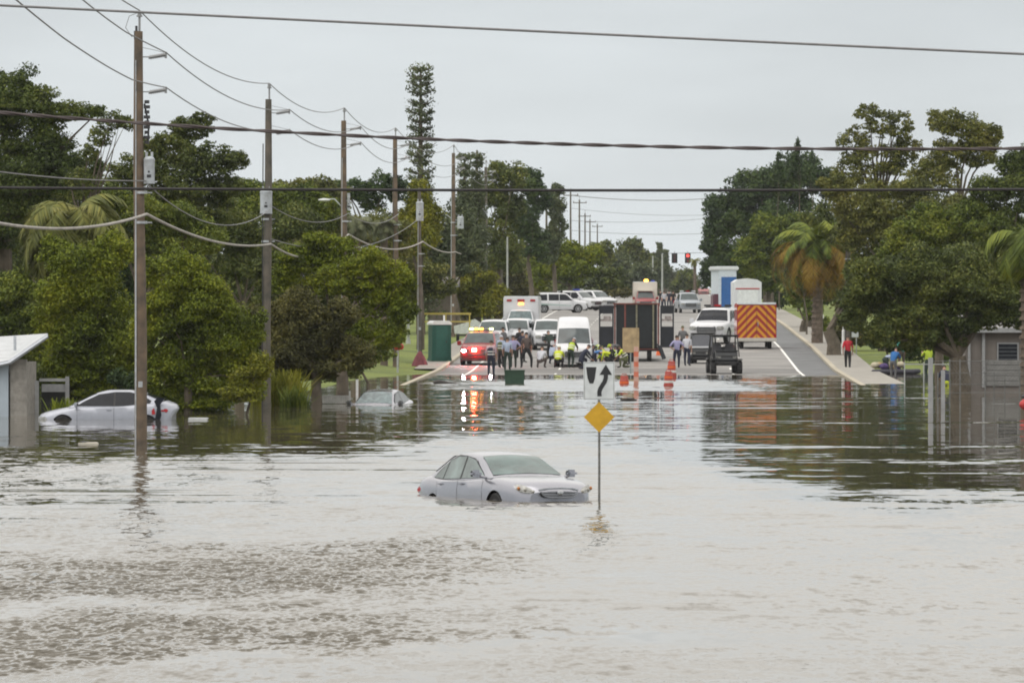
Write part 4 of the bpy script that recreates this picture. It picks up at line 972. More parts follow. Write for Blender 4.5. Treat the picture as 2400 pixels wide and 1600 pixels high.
# ---------------------------------------------------------------- vehicles
def paint(name, col, rough=.32, metal=.0): return mat(name, col, rough, metal, var=.06, scale=1.5, coat=.6)
SILV = mat('silver_car_paint', (.33, .335, .375), .24, .75, var=.06, scale=2, coat=.5)
WHITEP = paint('white_car_paint', (.60, .61, .64)); REDP = paint('red_car_paint', (.25, .012, .016)); GREYP = mat('grey_car_paint', (.32, .35, .39), .32, .4, var=.06, coat=.5)
GLASS = mat('car_glass', (.035, .048, .05), .06, var=.3, scale=1.2, spec=.7)
GLASSL = mat('windscreen_glass', (.05, .075, .078), .05, var=.5, scale=1.0, spec=.8)
DGLASS = mat('dark_glass', (.010, .012, .018), .12, var=.3, spec=.22)
TYRE = mat('tyre_rubber', (.018, .018, .019), .85, var=.2); RIM = mat('wheel_rim', (.45, .46, .48), .35, .7, var=.2); RIMD = mat('dark_rim', (.06, .06, .065), .5, .5)
BLK = mat('black_trim', (.022, .022, .024), .55, var=.2); CHR = mat('chrome', (.45, .46, .48), .25, .9, var=.1)
HL = mat('headlight_lens', (.34, .345, .33), .12, var=.5, scale=14, spec=.9, dirt=(.16, .16, .15)); HLON = mat('lit_headlight', (.9, .9, .95), .2, emit=(.92, .93, 1), es=260.0)
TL = mat('tail_light', (.38, .015, .02), .25, var=.3, scale=10); AMB = mat('amber_lamp', (.42, .15, .03), .35); SEAM = mat('panel_gap', (.05, .05, .055), .8)
AMBON = mat('lit_amber', (.9, .5, .05), .3, emit=(1, .42, .05), es=7.0); YELON = mat('lit_yellow_green', (.8, .9, .3), .3, emit=(.95, 1, .35), es=6.0); REDON = mat('lit_red', (.9, .02, .01), .3, emit=(1, .035, .02), es=520.0)
def lerp(a, b, t): return a + (b - a) * t
def cinterp(x, xs, ys):
    """smooth interpolation through stations sorted ascending"""
    n = len(xs); i = max(0, min(n - 2, int(np.searchsorted(xs, x)) - 1)); t = (x - xs[i]) / (xs[i + 1] - xs[i]) if xs[i + 1] != xs[i] else 0
    t = max(0, min(1, t)); m = []
    for k in (i, i + 1):
        if 0 < k < n - 1:
            d1 = (ys[k] - ys[k - 1]) / (xs[k] - xs[k - 1] + 1e-9); d2 = (ys[k + 1] - ys[k]) / (xs[k + 1] - xs[k] + 1e-9)
            m.append(0 if d1 * d2 <= 0 else 2 * d1 * d2 / (d1 + d2))
        else: m.append((ys[min(n - 1, k + 1)] - ys[max(0, k - 1)]) / (xs[min(n - 1, k + 1)] - xs[max(0, k - 1)] + 1e-9))
    h = xs[i + 1] - xs[i]; t2, t3 = t * t, t * t * t
    return (2 * t3 - 3 * t2 + 1) * ys[i] + (t3 - 2 * t2 + t) * h * m[0] + (-2 * t3 + 3 * t2) * ys[i + 1] + (t3 - t2) * h * m[1]

SPECS = {}
def yawd(d): return math.radians(d)
SPECS['sedan'] = dict(
  hull=[(-2.42, .72, .36, .74, .84), (-2.36, .80, .26, .84, .97), (-2.15, .86, .22, .92, 1.05), (-1.75, .895, .2, .94, 1.07), (-1.2, .905, .2, .93, 1.0), (0, .915, .2, .90, .95), (.95, .91, .2, .86, .98),
        (1.35, .905, .2, .83, .955), (1.9, .885, .2, .79, .885), (2.2, .84, .2, .74, .835), (2.36, .78, .2, .69, .775), (2.44, .71, .2, .63, .70), (2.485, .58, .2, .585, .64)],
  top=[(1.20, .95), (.80, 1.13), (.32, 1.355), (0, 1.425), (-.45, 1.46), (-.98, 1.42), (-1.4, 1.26), (-1.9, 1.05)], wb=.83, wr=.62, belt=.93, roof=1.46, bowf=.34, bowr=.22,
  wheels=(1.42, -1.36), wr_=.33, L=2.42, ws=(1.10, .27), rw=(-1.02, -1.72),
  side=[[(.92, .96), (.62, 1.10), (.20, 1.31), (-.18, 1.385), (-.18, .97)], [(-.25, .97), (-.25, 1.39), (-.60, 1.40), (-.95, 1.33), (-1.02, .98)], [(-1.07, .985), (-1.0, 1.30), (-1.30, 1.15), (-1.5, 1.02)]], seams=[.92, -.21, -1.22], handle=[(-.02, .86), (-1.02, .88)])
SPECS['coupe'] = dict(
  hull=[(-2.35, .74, .4, .78, .90), (-2.28, .82, .28, .9, 1.03), (-2.0, .88, .22, .98, 1.12), (-1.5, .91, .2, .98, 1.1), (0, .92, .2, .93, .98), (1.0, .91, .2, .88, .98), (1.5, .9, .2, .8, .91), (2.0, .86, .2, .68, .80), (2.25, .78, .24, .6, .70), (2.35, .66, .34, .52, .58)],
  top=[(1.3, .95), (.8, 1.2), (.3, 1.42), (-.15, 1.5), (-.7, 1.5), (-1.2, 1.42), (-1.7, 1.25), (-2.15, 1.08)], wb=.81, wr=.57, belt=.95, roof=1.51, bowf=.32, bowr=.3,
  wheels=(1.42, -1.36), wr_=.34, L=2.35, ws=(1.18, .34), rw=(-1.35, -1.98),
  side=[[(1.0, 1.0), (.70, 1.16), (.25, 1.36), (-.25, 1.45), (-.25, 1.0)], [(-.31, 1.0), (-.31, 1.455), (-.8, 1.44), (-1.2, 1.35), (-1.55, 1.18), (-1.5, 1.04)]], seams=[.98, -.28, -1.4], handle=[(-.12, .88), (-1.2, .9)])
SPECS['suv'] = dict(
  hull=[(-2.6, .86, .4, 1.0, 1.1), (-2.52, .95, .32, 1.05, 1.15), (-1.5, 1.0, .3, 1.08, 1.16), (0, 1.0, .3, 1.07, 1.14), (1.2, 1.0, .3, 1.08, 1.18), (1.9, .98, .3, 1.04, 1.14), (2.35, .95, .3, .98, 1.08), (2.52, .88, .36, .90, .99), (2.6, .8, .45, .80, .86)],
  top=[(1.45, 1.13), (1.1, 1.4), (.62, 1.76), (.3, 1.84), (-1.2, 1.87), (-2.2, 1.83), (-2.38, 1.70), (-2.56, 1.12)], wb=.94, wr=.74, belt=1.12, roof=1.87, bowf=.16, bowr=.08,
  wheels=(1.62, -1.5), wr_=.40, L=2.6, ws=(1.36, .66), rw=(-2.40, -2.54),
  side=[[(1.1, 1.17), (.62, 1.62), (.45, 1.71), (-.05, 1.72), (-.05, 1.17)], [(-.15, 1.17), (-.15, 1.72), (-1.05, 1.72), (-1.05, 1.17)], [(-1.25, 1.17), (-1.25, 1.71), (-2.25, 1.67), (-2.38, 1.2)]], seams=[1.2, -.1, -1.15], handle=[(.1, 1.0), (-.95, 1.0)])
SPECS['pickup'] = dict(
  hull=[(-2.85, .9, .5, 1.0, 1.12), (-2.8, .96, .45, 1.05, 1.18), (-1.2, 1.0, .4, 1.08, 1.18), (0, 1.0, .38, 1.07, 1.14), (1.3, 1.0, .38, 1.08, 1.18), (2.1, .98, .38, 1.06, 1.16), (2.6, .95, .4, 1.0, 1.1), (2.8, .88, .45, .9, 1.0), (2.85, .8, .5, .8, .88)],
  top=[(1.6, 1.13), (1.3, 1.4), (.85, 1.78), (.5, 1.86), (-.5, 1.88), (-.95, 1.82), (-1.05, 1.6), (-1.12, 1.12)], wb=.92, wr=.72, belt=1.12, roof=1.88, bowf=.14, bowr=.03,
  wheels=(1.85, -1.75), wr_=.42, L=2.85, ws=(1.52, .90), rw=(-1.0, -1.1),
  side=[[(1.28, 1.17), (.82, 1.62), (.62, 1.72), (.2, 1.73), (.2, 1.17)], [(.1, 1.17), (.1, 1.73), (-.8, 1.73), (-.9, 1.17)]], seams=[1.4, .15, -1.0], handle=[(.3, 1.0), (-.75, 1.0)])
SPECS['van'] = dict(
  hull=[(-2.9, .94, .35, 1.3, 1.4), (-2.85, 1.0, .3, 1.35, 1.42), (0, 1.02, .3, 1.3, 1.36), (1.7, 1.02, .3, 1.22, 1.3), (2.3, 1.0, .3, 1.1, 1.22), (2.7, .95, .3, .98, 1.08), (2.85, .86, .36, .86, .94), (2.9, .78, .42, .74, .8)],
  top=[(2.42, 1.16), (2.0, 1.55), (1.55, 2.05), (1.25, 2.38), (.8, 2.62), (.2, 2.70), (-2.6, 2.70), (-2.8, 2.6), (-2.88, 1.32)], wb=.98, wr=.82, belt=1.2, roof=2.7, bowf=.14, bowr=.03,
  wheels=(1.85, -1.75), wr_=.37, L=2.9, ws=(2.3, 1.52), rw=(-2.83, -2.87),
  side=[[(1.85, 1.28), (1.35, 1.95), (.9, 1.97), (.9, 1.28)]], seams=[.8], handle=[(.95, 1.1)])

def vehicle(kind, name, label, cat, px, p, yaw, body, z=None, group=None, sub=0.0, hl=HL, glass=None, wsg=None, lightbar=None, grille=BLK, roofrack=False, pushbar=False, stripes=None, mirrors=True, xy=None, hatch=False, pitch=0, plates=False, cabonly=False, rim=None):
    """yaw: heading of +x (front) measured from world +X"""
    s = SPECS[kind]; X, Y = P(px, p) if xy is None else xy
    root = empty(name, label, cat, (X, Y, (ground(X, Y) if z is None else z)), yaw, group)
    if pitch: root.rotation_euler = (0, pitch, yaw)
    glass = glass or GLASS; wsg = wsg or GLASSL; Lh = s['L']; W = max(h[1] for h in s['hull'])
    def wp(x, y, z_):
        f = max(0.0, (x - .25 * Lh) / (.75 * Lh)); r_ = max(0.0, (-x - .25 * Lh) / (.75 * Lh)); k = (abs(y) / W) ** 2.2
        return (x - s['bowf'] * k * f ** 1.5 + s['bowr'] * k * r_ ** 1.5, y, z_)
    # hull
    hs = np.array(s['hull']); xs = hs[:, 0]; rows = []; N_ = 44
    st = [xs[0] + (xs[-1] - xs[0]) * (.5 - .5 * math.cos(math.pi * i / (N_ - 1))) for i in range(N_)]
    for x in st:
        w_, zl, zs, zt = [cinterp(x, xs, hs[:, k]) for k in (1, 2, 3, 4)]
        half = [(w_ * .80, zl), (w_ * .95, zl + .03), (w_ * .985, zl + .14), (w_, lerp(zl, zs, .45)), (w_ * .995, lerp(zl, zs, .8)), (w_ * .97, zs), (w_ * .93, lerp(zs, zt, .5)), (w_ * .84, lerp(zs, zt, .85)), (w_ * .6, zt + .006), (w_ * .3, zt + .016), (0, zt + .02)]
        rows.append([(x, y, z_) for y, z_ in half] + [(x, -y, z_) for y, z_ in half[-2::-1]])
    b = MB(); b.grid(rows, closed=True); n = len(rows[0]); b.f += [tuple(range(n - 1, -1, -1)), tuple((N_ - 1) * n + j for j in range(n))]; b.m += [0, 0]
    b.warp(wp)
    me = b.mesh('body', [body, BLK], smooth=True, angle=38)
    hull_o = bpy.data.objects.new('body', me); COL.objects.link(hull_o)
    c = MB()
    for wx in s['wheels']:
        for sd in (-1, 1): c.cyl((wx, sd * (W - .05), s['wr_'] + .01), s['wr_'] + .04, .5, 'y', 26)
    cut = c.build('cut', BLK)
    md = hull_o.modifiers.new('b', 'BOOLEAN'); md.operation = 'DIFFERENCE'; md.object = cut; md.solver = 'EXACT'
    try: md.material_mode = 'TRANSFER'
    except Exception: pass
    dg = bpy.context.evaluated_depsgraph_get(); me2 = bpy.data.meshes.new_from_object(hull_o.evaluated_get(dg))
    # greenhouse into the same body mesh
    tp = sorted(s['top']); tx = np.array([t[0] for t in tp]); tz = np.array([t[1] for t in tp]); belt, roof, wb, wr = s['belt'], s['roof'], s['wb'], s['wr']
    def yz(z_): return lerp(wb, wr, (z_ - belt) / (roof - belt))
    def zt(x): return cinterp(x, tx, tz)
    g = MB(); rows = []; M_ = 40
    for i in range(M_):
        x = tx[0] + (tx[-1] - tx[0]) * i / (M_ - 1); z1 = zt(x); y0 = wb; dz = max(.012, z1 - belt)
        y1 = yz(z1); rr = min(.13, dz * .6)
        half = [(y0 + .005, belt - .12), (y0, belt)] + [(yz(belt + (dz - rr) * q), belt + (dz - rr) * q) for q in (.33, .66, 1)] + [(y1 - .022, z1 - rr * .45), (y1 - .055, z1 - rr * .16), (y1 - .12, z1), (y1 * .6, z1 + .018), (y1 * .3, z1 + .028), (0, z1 + .032)]
        rows.append([(x, y, z_) for y, z_ in half] + [(x, -y, z_) for y, z_ in half[-2::-1]])
    g.grid(rows); n = len(rows[0]); g.f += [tuple(range(n - 1, -1, -1)), tuple((M_ - 1) * n + j for j in range(n))]; g.m += [0, 0]; g.warp(wp)
    gme = g.mesh('g', [body], smooth=True, angle=50)
    bm = bmesh.new(); bm.from_mesh(me2); bm.from_mesh(gme); bm.to_mesh(me2); bm.free()
    bpy.data.objects.remove(hull_o); bpy.data.objects.remove(cut)
    me2.name = 'body'; bo = bpy.data.objects.new('body', me2); COL.objects.link(bo); bo.parent = root
    # windows
    def pane(nm, xa, xb, m, inset=.075):
        w_ = MB(); rws = []
        for i in range(9):
            x = lerp(xa, xb, i / 8); z1 = zt(x); y1 = yz(z1) - inset
            d = 1e-3; sl = (zt(x + d) - zt(x - d)) / (2 * d); nx, nz_ = -sl, 1; ln = math.hypot(nx, nz_)
            rws.append([(x + nx / ln * .008, y1 * q, z1 + nz_ / ln * .008 + (.032 * (1 - abs(q) ** 1.6) if abs(q) < .9 else .002)) for q in (-1, -.75, -.5, -.25, 0, .25, .5, .75, 1)])
        w_.grid(rws); w_.warp(wp); return w_.build(nm, m, root, smooth=True, angle=60)
    ws = pane('windscreen', s['ws'][0], s['ws'][1], wsg)
    if kind not in ('van',): pane('rear_window', s['rw'][0], s['rw'][1], glass)
    for sd in (-1, 1):
        tr_ = MB()
        for poly in s['side']:
            cxp = sum(q[0] for q in poly) / len(poly); czp = sum(q[1] for q in poly) / len(poly)
            pts = []
            for x, z_ in poly:
                dx, dz_ = x - cxp, z_ - czp; ln = math.hypot(dx, dz_); x2, z2 = x + dx / ln * .035, z_ + dz_ / ln * .03; pts.append((x2, sd * (yz(z2) + .003), z2))
            tr_.add(pts + [(x, y - sd * .02, z_) for x, y, z_ in pts], [tuple(range(len(pts)))])
        tr_.warp(wp); tr_.build('window_trim', BLK, root)
        for poly in s['side']:
            w_ = MB(); pts = [(x, sd * (yz(z_) + .006), z_) for x, z_ in poly]; pts2 = [(x, sd * (yz(z_) - .01), z_) for x, z_ in poly]; k = len(pts)
            w_.add(pts + pts2, [tuple(range(k))] + [(i, (i + 1) % k, k + (i + 1) % k, k + i) for i in range(k)]); w_.warp(wp); w_.build('side_window', glass, root)
        sm = MB()
        for x in s['seams']:
            zs = [lerp(s['hull'][0][2] + .05, belt, q / 6) for q in range(7)]
            pr = []
            for z_ in zs:
                w0, zl, zz, _ = [cinterp(x, xs, hs[:, k]) for k in (1, 2, 3, 4)]; t = (z_ - zl) / (zz - zl)
                yy = w0 * np.interp(t, [0, .05, .2, .45, .8, 1, 1.3], [.80, .95, .985, 1, .995, .97, .93]) + .002; pr.append((yy, z_))
            sm.grid([[(x - .006, sd * yy, z_) for yy, z_ in pr], [(x + .006, sd * yy, z_) for yy, z_ in pr]])
        sm.warp(wp); sm.build('door_seam', SEAM, root)
        for hx, hz in s['handle']:
            h = MB(); w0 = cinterp(hx, xs, hs[:, 1]); h.box((hx, sd * (w0 * .99 + .015), hz), (.17, .035, .03), bev=.01); h.warp(wp); h.build('door_handle', body, root)
    # wheels
    wheel_me = None
    for wx in s['wheels']:
        for sd in (-1, 1):
            R = s['wr_']; t = MB(); a = np.linspace(0, 2 * math.pi, 29)[:-1]
            pf = [(R * .62, -.10), (R * .9, -.115), (R * .985, -.09), (R, -.05), (R, .05), (R * .985, .09), (R * .9, .115), (R * .62, .10)]
            t.grid([[(math.cos(q) * r_, o_, math.sin(q) * r_) for q in a] for r_, o_ in pf], closed=True); t.cyl((0, 0, 0), R * .62, .16, 'y', 24)
            o = t.build('wheel', TYRE, root, smooth=True); o.location = (wx, sd * (W - .14), R)
            h = MB(); yo = sd * .085; h.cyl((0, yo, 0), R * .16, .05, 'y', 12)
            for q in range(6):
                an = q * math.pi / 3; h.box((math.cos(an) * R * .34, yo, math.sin(an) * R * .34), (R * .5, .03, R * .14), r=(0, -an, 0))
            h.grid([[(math.cos(q) * r_, yo + e, math.sin(q) * r_) for q in a] for r_, e in ((R * .55, -.02), (R * .64, -.02), (R * .64, .02), (R * .55, .02))], closed=True)
            h.build('rim', rim or RIM, o, smooth=True)
    # front
    fw = hs[-3][1]; zf0, zf1 = hs[-2][2], hs[-2][4]; zh = hs[-2][3]
    def front(x, y, z_): return wp(x, y, z_)
    if kind == 'sedan':
        for sd in (-1, 1):
            h = MB(); n0 = 8; top = []; bot = []
            for i in range(n0 + 1):
                y = lerp(.45, .80, i / n0); xx = cinterp(y, [.40, .60, .72, .84], [2.375, 2.325, 2.25, 2.08]); zc = lerp(.645, .735, i / n0); hh = lerp(.030, .075, min(1, i / n0 * 1.6)) * (1 if i < n0 else .55)
                top.append((xx - .03, sd * y, zc + hh)); bot.append((xx + .035, sd * y, zc - hh * .9))
            mid = [((a[0] + c_[0]) / 2 + .025, a[1], (a[2] + c_[2]) / 2) for a, c_ in zip(top, bot)]
            h.grid([top, mid, bot]); o = h.build('headlight', HL, root, smooth=True)
            h = MB(); h.ell((mid[2][0] + .002, sd * .52, .655), (.02, .035, .03), 10, 6); h.ell((mid[5][0] + .004, sd * .66, .69), (.02, .04, .038), 10, 6); h.build('bulb', mat('lamp_reflector', (.35, .34, .31), .3, .6), o, smooth=True)
            h = MB(); h.ell((mid[7][0] + .006, sd * .765, .72), (.03, .03, .035), 8, 6); h.build('indicator', AMB, o, smooth=True)
        zg = [(.41, .585), (.30, .635), (0, .655)]
        g = MB(); up = [(2.425 - .05 * (y / .45) ** 2 + .012, y, z_) for y, z_ in [(-.42, .69), (-.28, .715), (0, .725), (.28, .715), (.42, .69)]]
        lo = [(2.475 - .05 * (y / .45) ** 2 + .012, y, z_) for y, z_ in [(-.36, .58), (-.26, .53), (0, .515), (.26, .53), (.36, .58)]]
        g.grid([up, lo]); gr = g.build('grille', mat('grille_dark', (.10, .105, .12), .4, .5, var=.3, scale=30), root)
        c = MB()
        for k in range(4):
            t = (k + .5) / 4; c.tube([Vector(u).lerp(Vector(l_), t) + Vector((.008, 0, 0)) for u, l_ in zip(up, lo)], .008, 5)
        c.tube([Vector(u) + Vector((.01, 0, 0)) for u in up], .013, 5); c.build('grille_bar', CHR, gr)
        c = MB(); c.ell((2.485, 0, .635), (.012, .07, .05), 14, 6); c.build('badge', CHR, gr, smooth=True)
        c = MB()
        for sd in (-1, 1): c.ell((2.44, sd * .44, .31), (.03, .07, .04), 10, 6)
        c.build('fog_light', HL, root, smooth=True)
    else:
        big = kind in ('suv', 'pickup', 'van')
        gz0, gz1 = (lerp(zf0, zh, .35), lerp(zf0, zf1, .86)); gw = fw * .52; xg = hs[-2][0]
        g = MB(); g.box((xg - .0, 0, (gz0 + gz1) / 2), (.16, gw * 2, gz1 - gz0), bev=.03); g.warp(wp); gr = g.build('grille', grille, root)
        c = MB()
        for k in range(4): c.box((xg + .083, 0, lerp(gz0, gz1, (k + .5) / 4)), (.012, gw * 1.9, .022))
        c.warp(wp); c.build('grille_bar', CHR if grille is BLK else BLK, gr)
        for sd in (-1, 1):
            h = MB(); h.box((xg - .0, sd * fw * .76, lerp(gz0, gz1, .74)), (.24, fw * (.36 if hl is HL else .20), (gz1 - gz0) * (.55 if hl is HL else .36)), bev=.03); h.warp(wp); o = h.build('headlight', hl, root, smooth=True)
        c = MB(); c.box((xg - .0, 0, zf0 - .02), (.22, fw * 1.86, .20), bev=.04); c.warp(wp); c.build('bumper', body if kind in ('van', 'coupe') else (CHR if kind == 'pickup' else BLK), root)
    # tail
    xr = hs[1][0]; rwid = hs[2][1]; zr0, zr1 = hs[1][3], hs[1][4]
    for sd in (-1, 1):
        h = MB()
        if kind in ('suv', 'pickup', 'van'): h.box((xr + .0, sd * rwid * .93, zr0 - .05), (.12, .12, .34), bev=.02)
        else: h.box((xr + .13, sd * rwid * .90, zr0 - .05), (.26, .16, .12), bev=.03)
        h.warp(wp); h.build('tail_light', TL, root)
    if mirrors:
        mx, mz = s['side'][0][0][0] - .02, belt + .09
        for sd in (-1, 1):
            q = (.10, .11, .075) if kind in ('sedan', 'coupe') else (.08, .11, .13)
            h = MB(); h.box((mx, sd * (wb + .19), mz + .01), (q[0] * 1.7, q[1] * 2, q[2] * 1.9), bev=.05 if kind in ('sedan', 'coupe') else .03); h.tube([(mx, sd * (wb + .0), mz - .06), (mx, sd * (wb + .14), mz - .03)], .03, 6); o = h.build('mirror', body, root, smooth=True)
            h = MB(); h.box((mx - q[0] * .7, sd * (wb + .19), mz + .01), (.03, q[1] * 1.5, q[2] * 1.4), bev=.01); h.build('mirror_glass', DARKM, o)
    if lightbar:
        bx, bz = .15, roof + .09
        l0 = MB(); l0.box((bx, 0, bz - .04), (.22, wr * 1.7, .04), bev=.01); lo = l0.build('light_bar', BLK, root)
        for k, m_ in enumerate(lightbar):
            l1 = MB(); yy = lerp(-wr * .75, wr * .75, k / max(1, len(lightbar) - 1)); l1.box((bx, yy, bz + .035), (.2, wr * 1.5 / len(lightbar) * .95, .11), bev=.02); l1.build('light_module', m_, lo)
    if roofrack:
        for sd in (-1, 1):
            l0 = MB(); l0.tube([(.2, sd * wr * .82, roof + .0), (.15, sd * wr * .82, roof + .07), (-1.9, sd * wr * .82, roof + .06), (-2.0, sd * wr * .82, roof)], .02, 6); l0.build('roof_rail', BLK, root)
    if pushbar:
        l0 = MB(); x = Lh + .1
        for sd in (-1, 1): l0.tube([(x - .15, sd * .28, .45), (x, sd * .28, .5), (x, sd * .28, 1.0)], .035, 7)
        for z_ in (.6, .95): l0.tube([(x, -.45, z_), (x, .45, z_)], .035, 7)
        l0.build('push_bar', BLK, root)
    if stripes:
        for sd in (-1, 1):
            l0 = MB(); yy = W + .004
            l0.prism([(-2.2, .78), (1.0, .66), (1.0, .72), (-2.2, .90)], sd * yy, sd * (yy + .002)); l0.build('side_stripe', stripes, root)
    if plates:
        l0 = MB(); l0.box((xr - .12, 0, zr0 - .1), (.015, .32, .16)); l0.build('number_plate', WHITE, root)
    return root
# --- the silver sedan in front (faces the camera, turned to the right)
th = 25.5
sed = vehicle('sedan', 'car', 'silver sedan flooded to its headlights in the middle of the street, front toward the viewer', 'car', 1182, 115.0, yawd(-90 + th), SILV, z=-.63, wsg=mat('sedan_windscreen', (.07, .12, .115), .05, var=.6, scale=1.6, spec=.85), glass=mat('sedan_window', (.14, .19, .185), .06, var=.6, scale=2.2, spec=.8), rim=RIMD)
sed.rotation_euler = (math.radians(-.6), math.radians(-3.0), yawd(-90 + th)); sed.scale = (1.06, 1.05, 1.06)
b = MB()
for (y, m_) in ((-.36, 0), (.36, 0)):
    pass
wip = MB()
for a_, c_ in (((1.02, .50, .985), (.72, .05, 1.155)), ((1.02, -.05, 1.01), (.78, -.50, 1.12))): wip.tube([a_, c_], .008, 4)
wip.build('wiper', BLK, sed)
# --- flooded crossover at left, side on, nose to the left
vehicle('coupe', 'car', 'white flooded crossover, side on behind the nearest pole, with broken tail', 'car', 255, 70.5, yawd(180 - 3), mat('pale_silver_paint', (.36, .38, .44), .32, .25, var=.08, coat=.5), z=-.56, glass=DGLASS)
cx = [o for o in COL.objects if str(o.get('label', '')).startswith('white flooded crossover')][0]
b = MB(); b.prism([(-1.55, .55), (-1.66, .62), (-1.72, .95), (-1.62, 1.16), (-1.75, 1.30), (-1.98, 1.26), (-1.82, 1.05), (-1.86, .70), (-1.80, .5)], .84, .935); b.build('torn_trim', DGLASS, cx)
b = MB(); b.prism([(-1.55, .72), (-1.54, .86), (-1.62, .94), (-1.66, .74)], .90, .942); b.build('broken_light', TL, cx)
# --- drowned car, only roof and windscreen above water
vehicle('coupe', 'car', 'drowned silver car showing only its roof and windscreen behind the left bank', 'car', 892, 62.0, yawd(-90 - 12), SILV, z=-.98, wsg=mat('drowned_windscreen', (.13, .19, .20), .06, var=.4, spec=.8))
BLUES = mat('blue_lamp', (.05, .08, .5), .3)
WA = [WHITE, AMB, WHITE]
# --- the emergency vehicles on the dry road
vehicle('suv', 'suv', 'red fire department suv with lit headlights and glowing amber light bar', 'suv', 1129, 42.3, yawd(-90 - 6), REDP, hl=HLON, lightbar=[YELON, AMBON, AMBON, HL, YELON])
rs = [o for o in COL.objects if str(o.get('label', '')).startswith('red fire department')][0]
b = MB(); b.box((2.72, -.12, .86), (.05, .24, .18), bev=.03); b.build('grille_light', REDON, rs)
vehicle('suv', 'suv', 'white suv parked right behind the red fire suv', 'suv', 1158, 38.6, yawd(-90 - 4), WHITEP, roofrack=True)
vehicle('suv', 'suv', 'white suv nose to the viewer between the red suv and the crowd', 'suv', 1211, 38.2, yawd(-90 - 6), WHITEP)
vehicle('suv', 'suv', 'white suv directly left of the tall white van', 'suv', 1282, 38.4, yawd(-90 + 4), WHITEP, pushbar=True)
vehicle('van', 'van', 'tall white passenger van facing the viewer behind the crouching crowd', 'van', 1344, 42.7, yawd(-90), WHITEP, wsg=mat('van_windscreen', (.05, .065, .07), .06, var=.5, scale=1.5, spec=.6))
vehicle('suv', 'police_suv', 'white police suv parked side on with green lettering stripe, frontmost', 'suv', 1310, 25.6, yawd(8), WHITEP, glass=DGLASS, z=2.42, stripes=mat('pale_stripe', (.35, .48, .45), .5), roofrack=True, lightbar=[BLK, WHITE, BLK])
vehicle('suv', 'police_suv', 'second white police suv with a blue roof lamp, angled behind the frontmost', 'suv', 1352, 24.6, yawd(-38), WHITEP, glass=DGLASS, z=2.60, lightbar=[BLUES, BLUES, WHITE])
vehicle('suv', 'police_suv', 'third white police suv, nose to the right behind the other two', 'suv', 1392, 24.0, yawd(-50), WHITEP, glass=DGLASS, z=2.65)
vehicle('pickup', 'pickup_truck', 'grey silver pickup coming down the road beside the red fire truck', 'pickup truck', 1611, 25.6, yawd(-90 + 5), GREYP, lightbar=[WHITE, TL, WHITE])
vehicle('coupe', 'car', 'small dark red car farthest away on the road', 'car', 1649, 14, yawd(-90), mat('dull_red_paint', (.30, .10, .10), .4), z=4.05)
vehicle('pickup', 'pickup_truck', 'large white pickup behind the black utility vehicles', 'pickup truck', 1684, 36.5, yawd(-90 - 15), WHITEP, glass=DGLASS, wsg=DGLASS, lightbar=[BLK, TL, BLK])
wp_ = [o for o in COL.objects if str(o.get('label', '')).startswith('large white pickup')][0]; wp_.scale = (1.25, 1.25, 1.22)
b = MB(); b.box((-1.95, 0, 1.32), (1.75, 1.9, .42), bev=.04); b.build('bed_cover', WHITEP, wp_)
# --- box bodies
def box_truck(kind, name, label, cat, px, p, yaw, body, bx, group=None, z=None, boxmat=None, **kw):
    r = vehicle(kind, name, label, cat, px, p, yaw, body, z=z, group=group, **kw); x0, x1, w_, z0, z1 = bx
    b = MB(); b.box(((x0 + x1) / 2, 0, (z0 + z1) / 2), (x1 - x0, w_, z1 - z0), bev=.05); bo = b.build('box_body', boxmat or body, r, smooth=True, angle=40)
    b = MB(); b.box(((x0 + x1) / 2, 0, z1 + .01), (x1 - x0 - .1, w_ * .96, .06), bev=.02); b.build('roof_trim', WHITE, bo)
    return r, bo
amb, bo = box_truck('pickup', 'ambulance', 'white box bodied ambulance facing the viewer behind the white suvs', 'ambulance', 1222, 34.4, yawd(-90 - 3), WHITEP, (-3.2, .55, 2.4, .65, 2.75), wsg=mat('amb_windscreen', (.09, .13, .135), .06, var=.4), lightbar=None)
b = MB(); b.box((.58, 0, 2.5), (.05, .5, .16), bev=.02); b.box((.58, -.8, 2.5), (.05, .35, .14), bev=.02); b.box((.58, .8, 2.5), (.05, .35, .14), bev=.02); b.build('warning_lamp', TL, bo)
b = MB(); b.box((.60, 0, 2.28), (.05, .34, .12), bev=.02); b.build('warning_lamp', AMBON, bo)
rt, bo = box_truck('pickup', 'fire_truck', 'red and white fire truck facing down the road behind the black trailer', 'fire truck', 1512, 24.6, yawd(-90), REDP, (-3.6, .2, 2.3, .7, 2.75), boxmat=paint('cream_paint', (.62, .58, .52)), wsg=GLASS)
b = MB(); b.box((.5, 0, 1.93), (1.0, 1.5, .12), bev=.05); b.build('cab_roof_panel', MATS['cream_paint'], rt)
b = MB(); b.ell((-.2, .1, 2.90), (.16, .22, .14), 10, 6); b.build('beacon', AMBON, bo, smooth=True)
b = MB(); b.box((-.2, .75, 2.86), (.3, .35, .14), bev=.03); b.build('beacon_base', BLUES, bo)
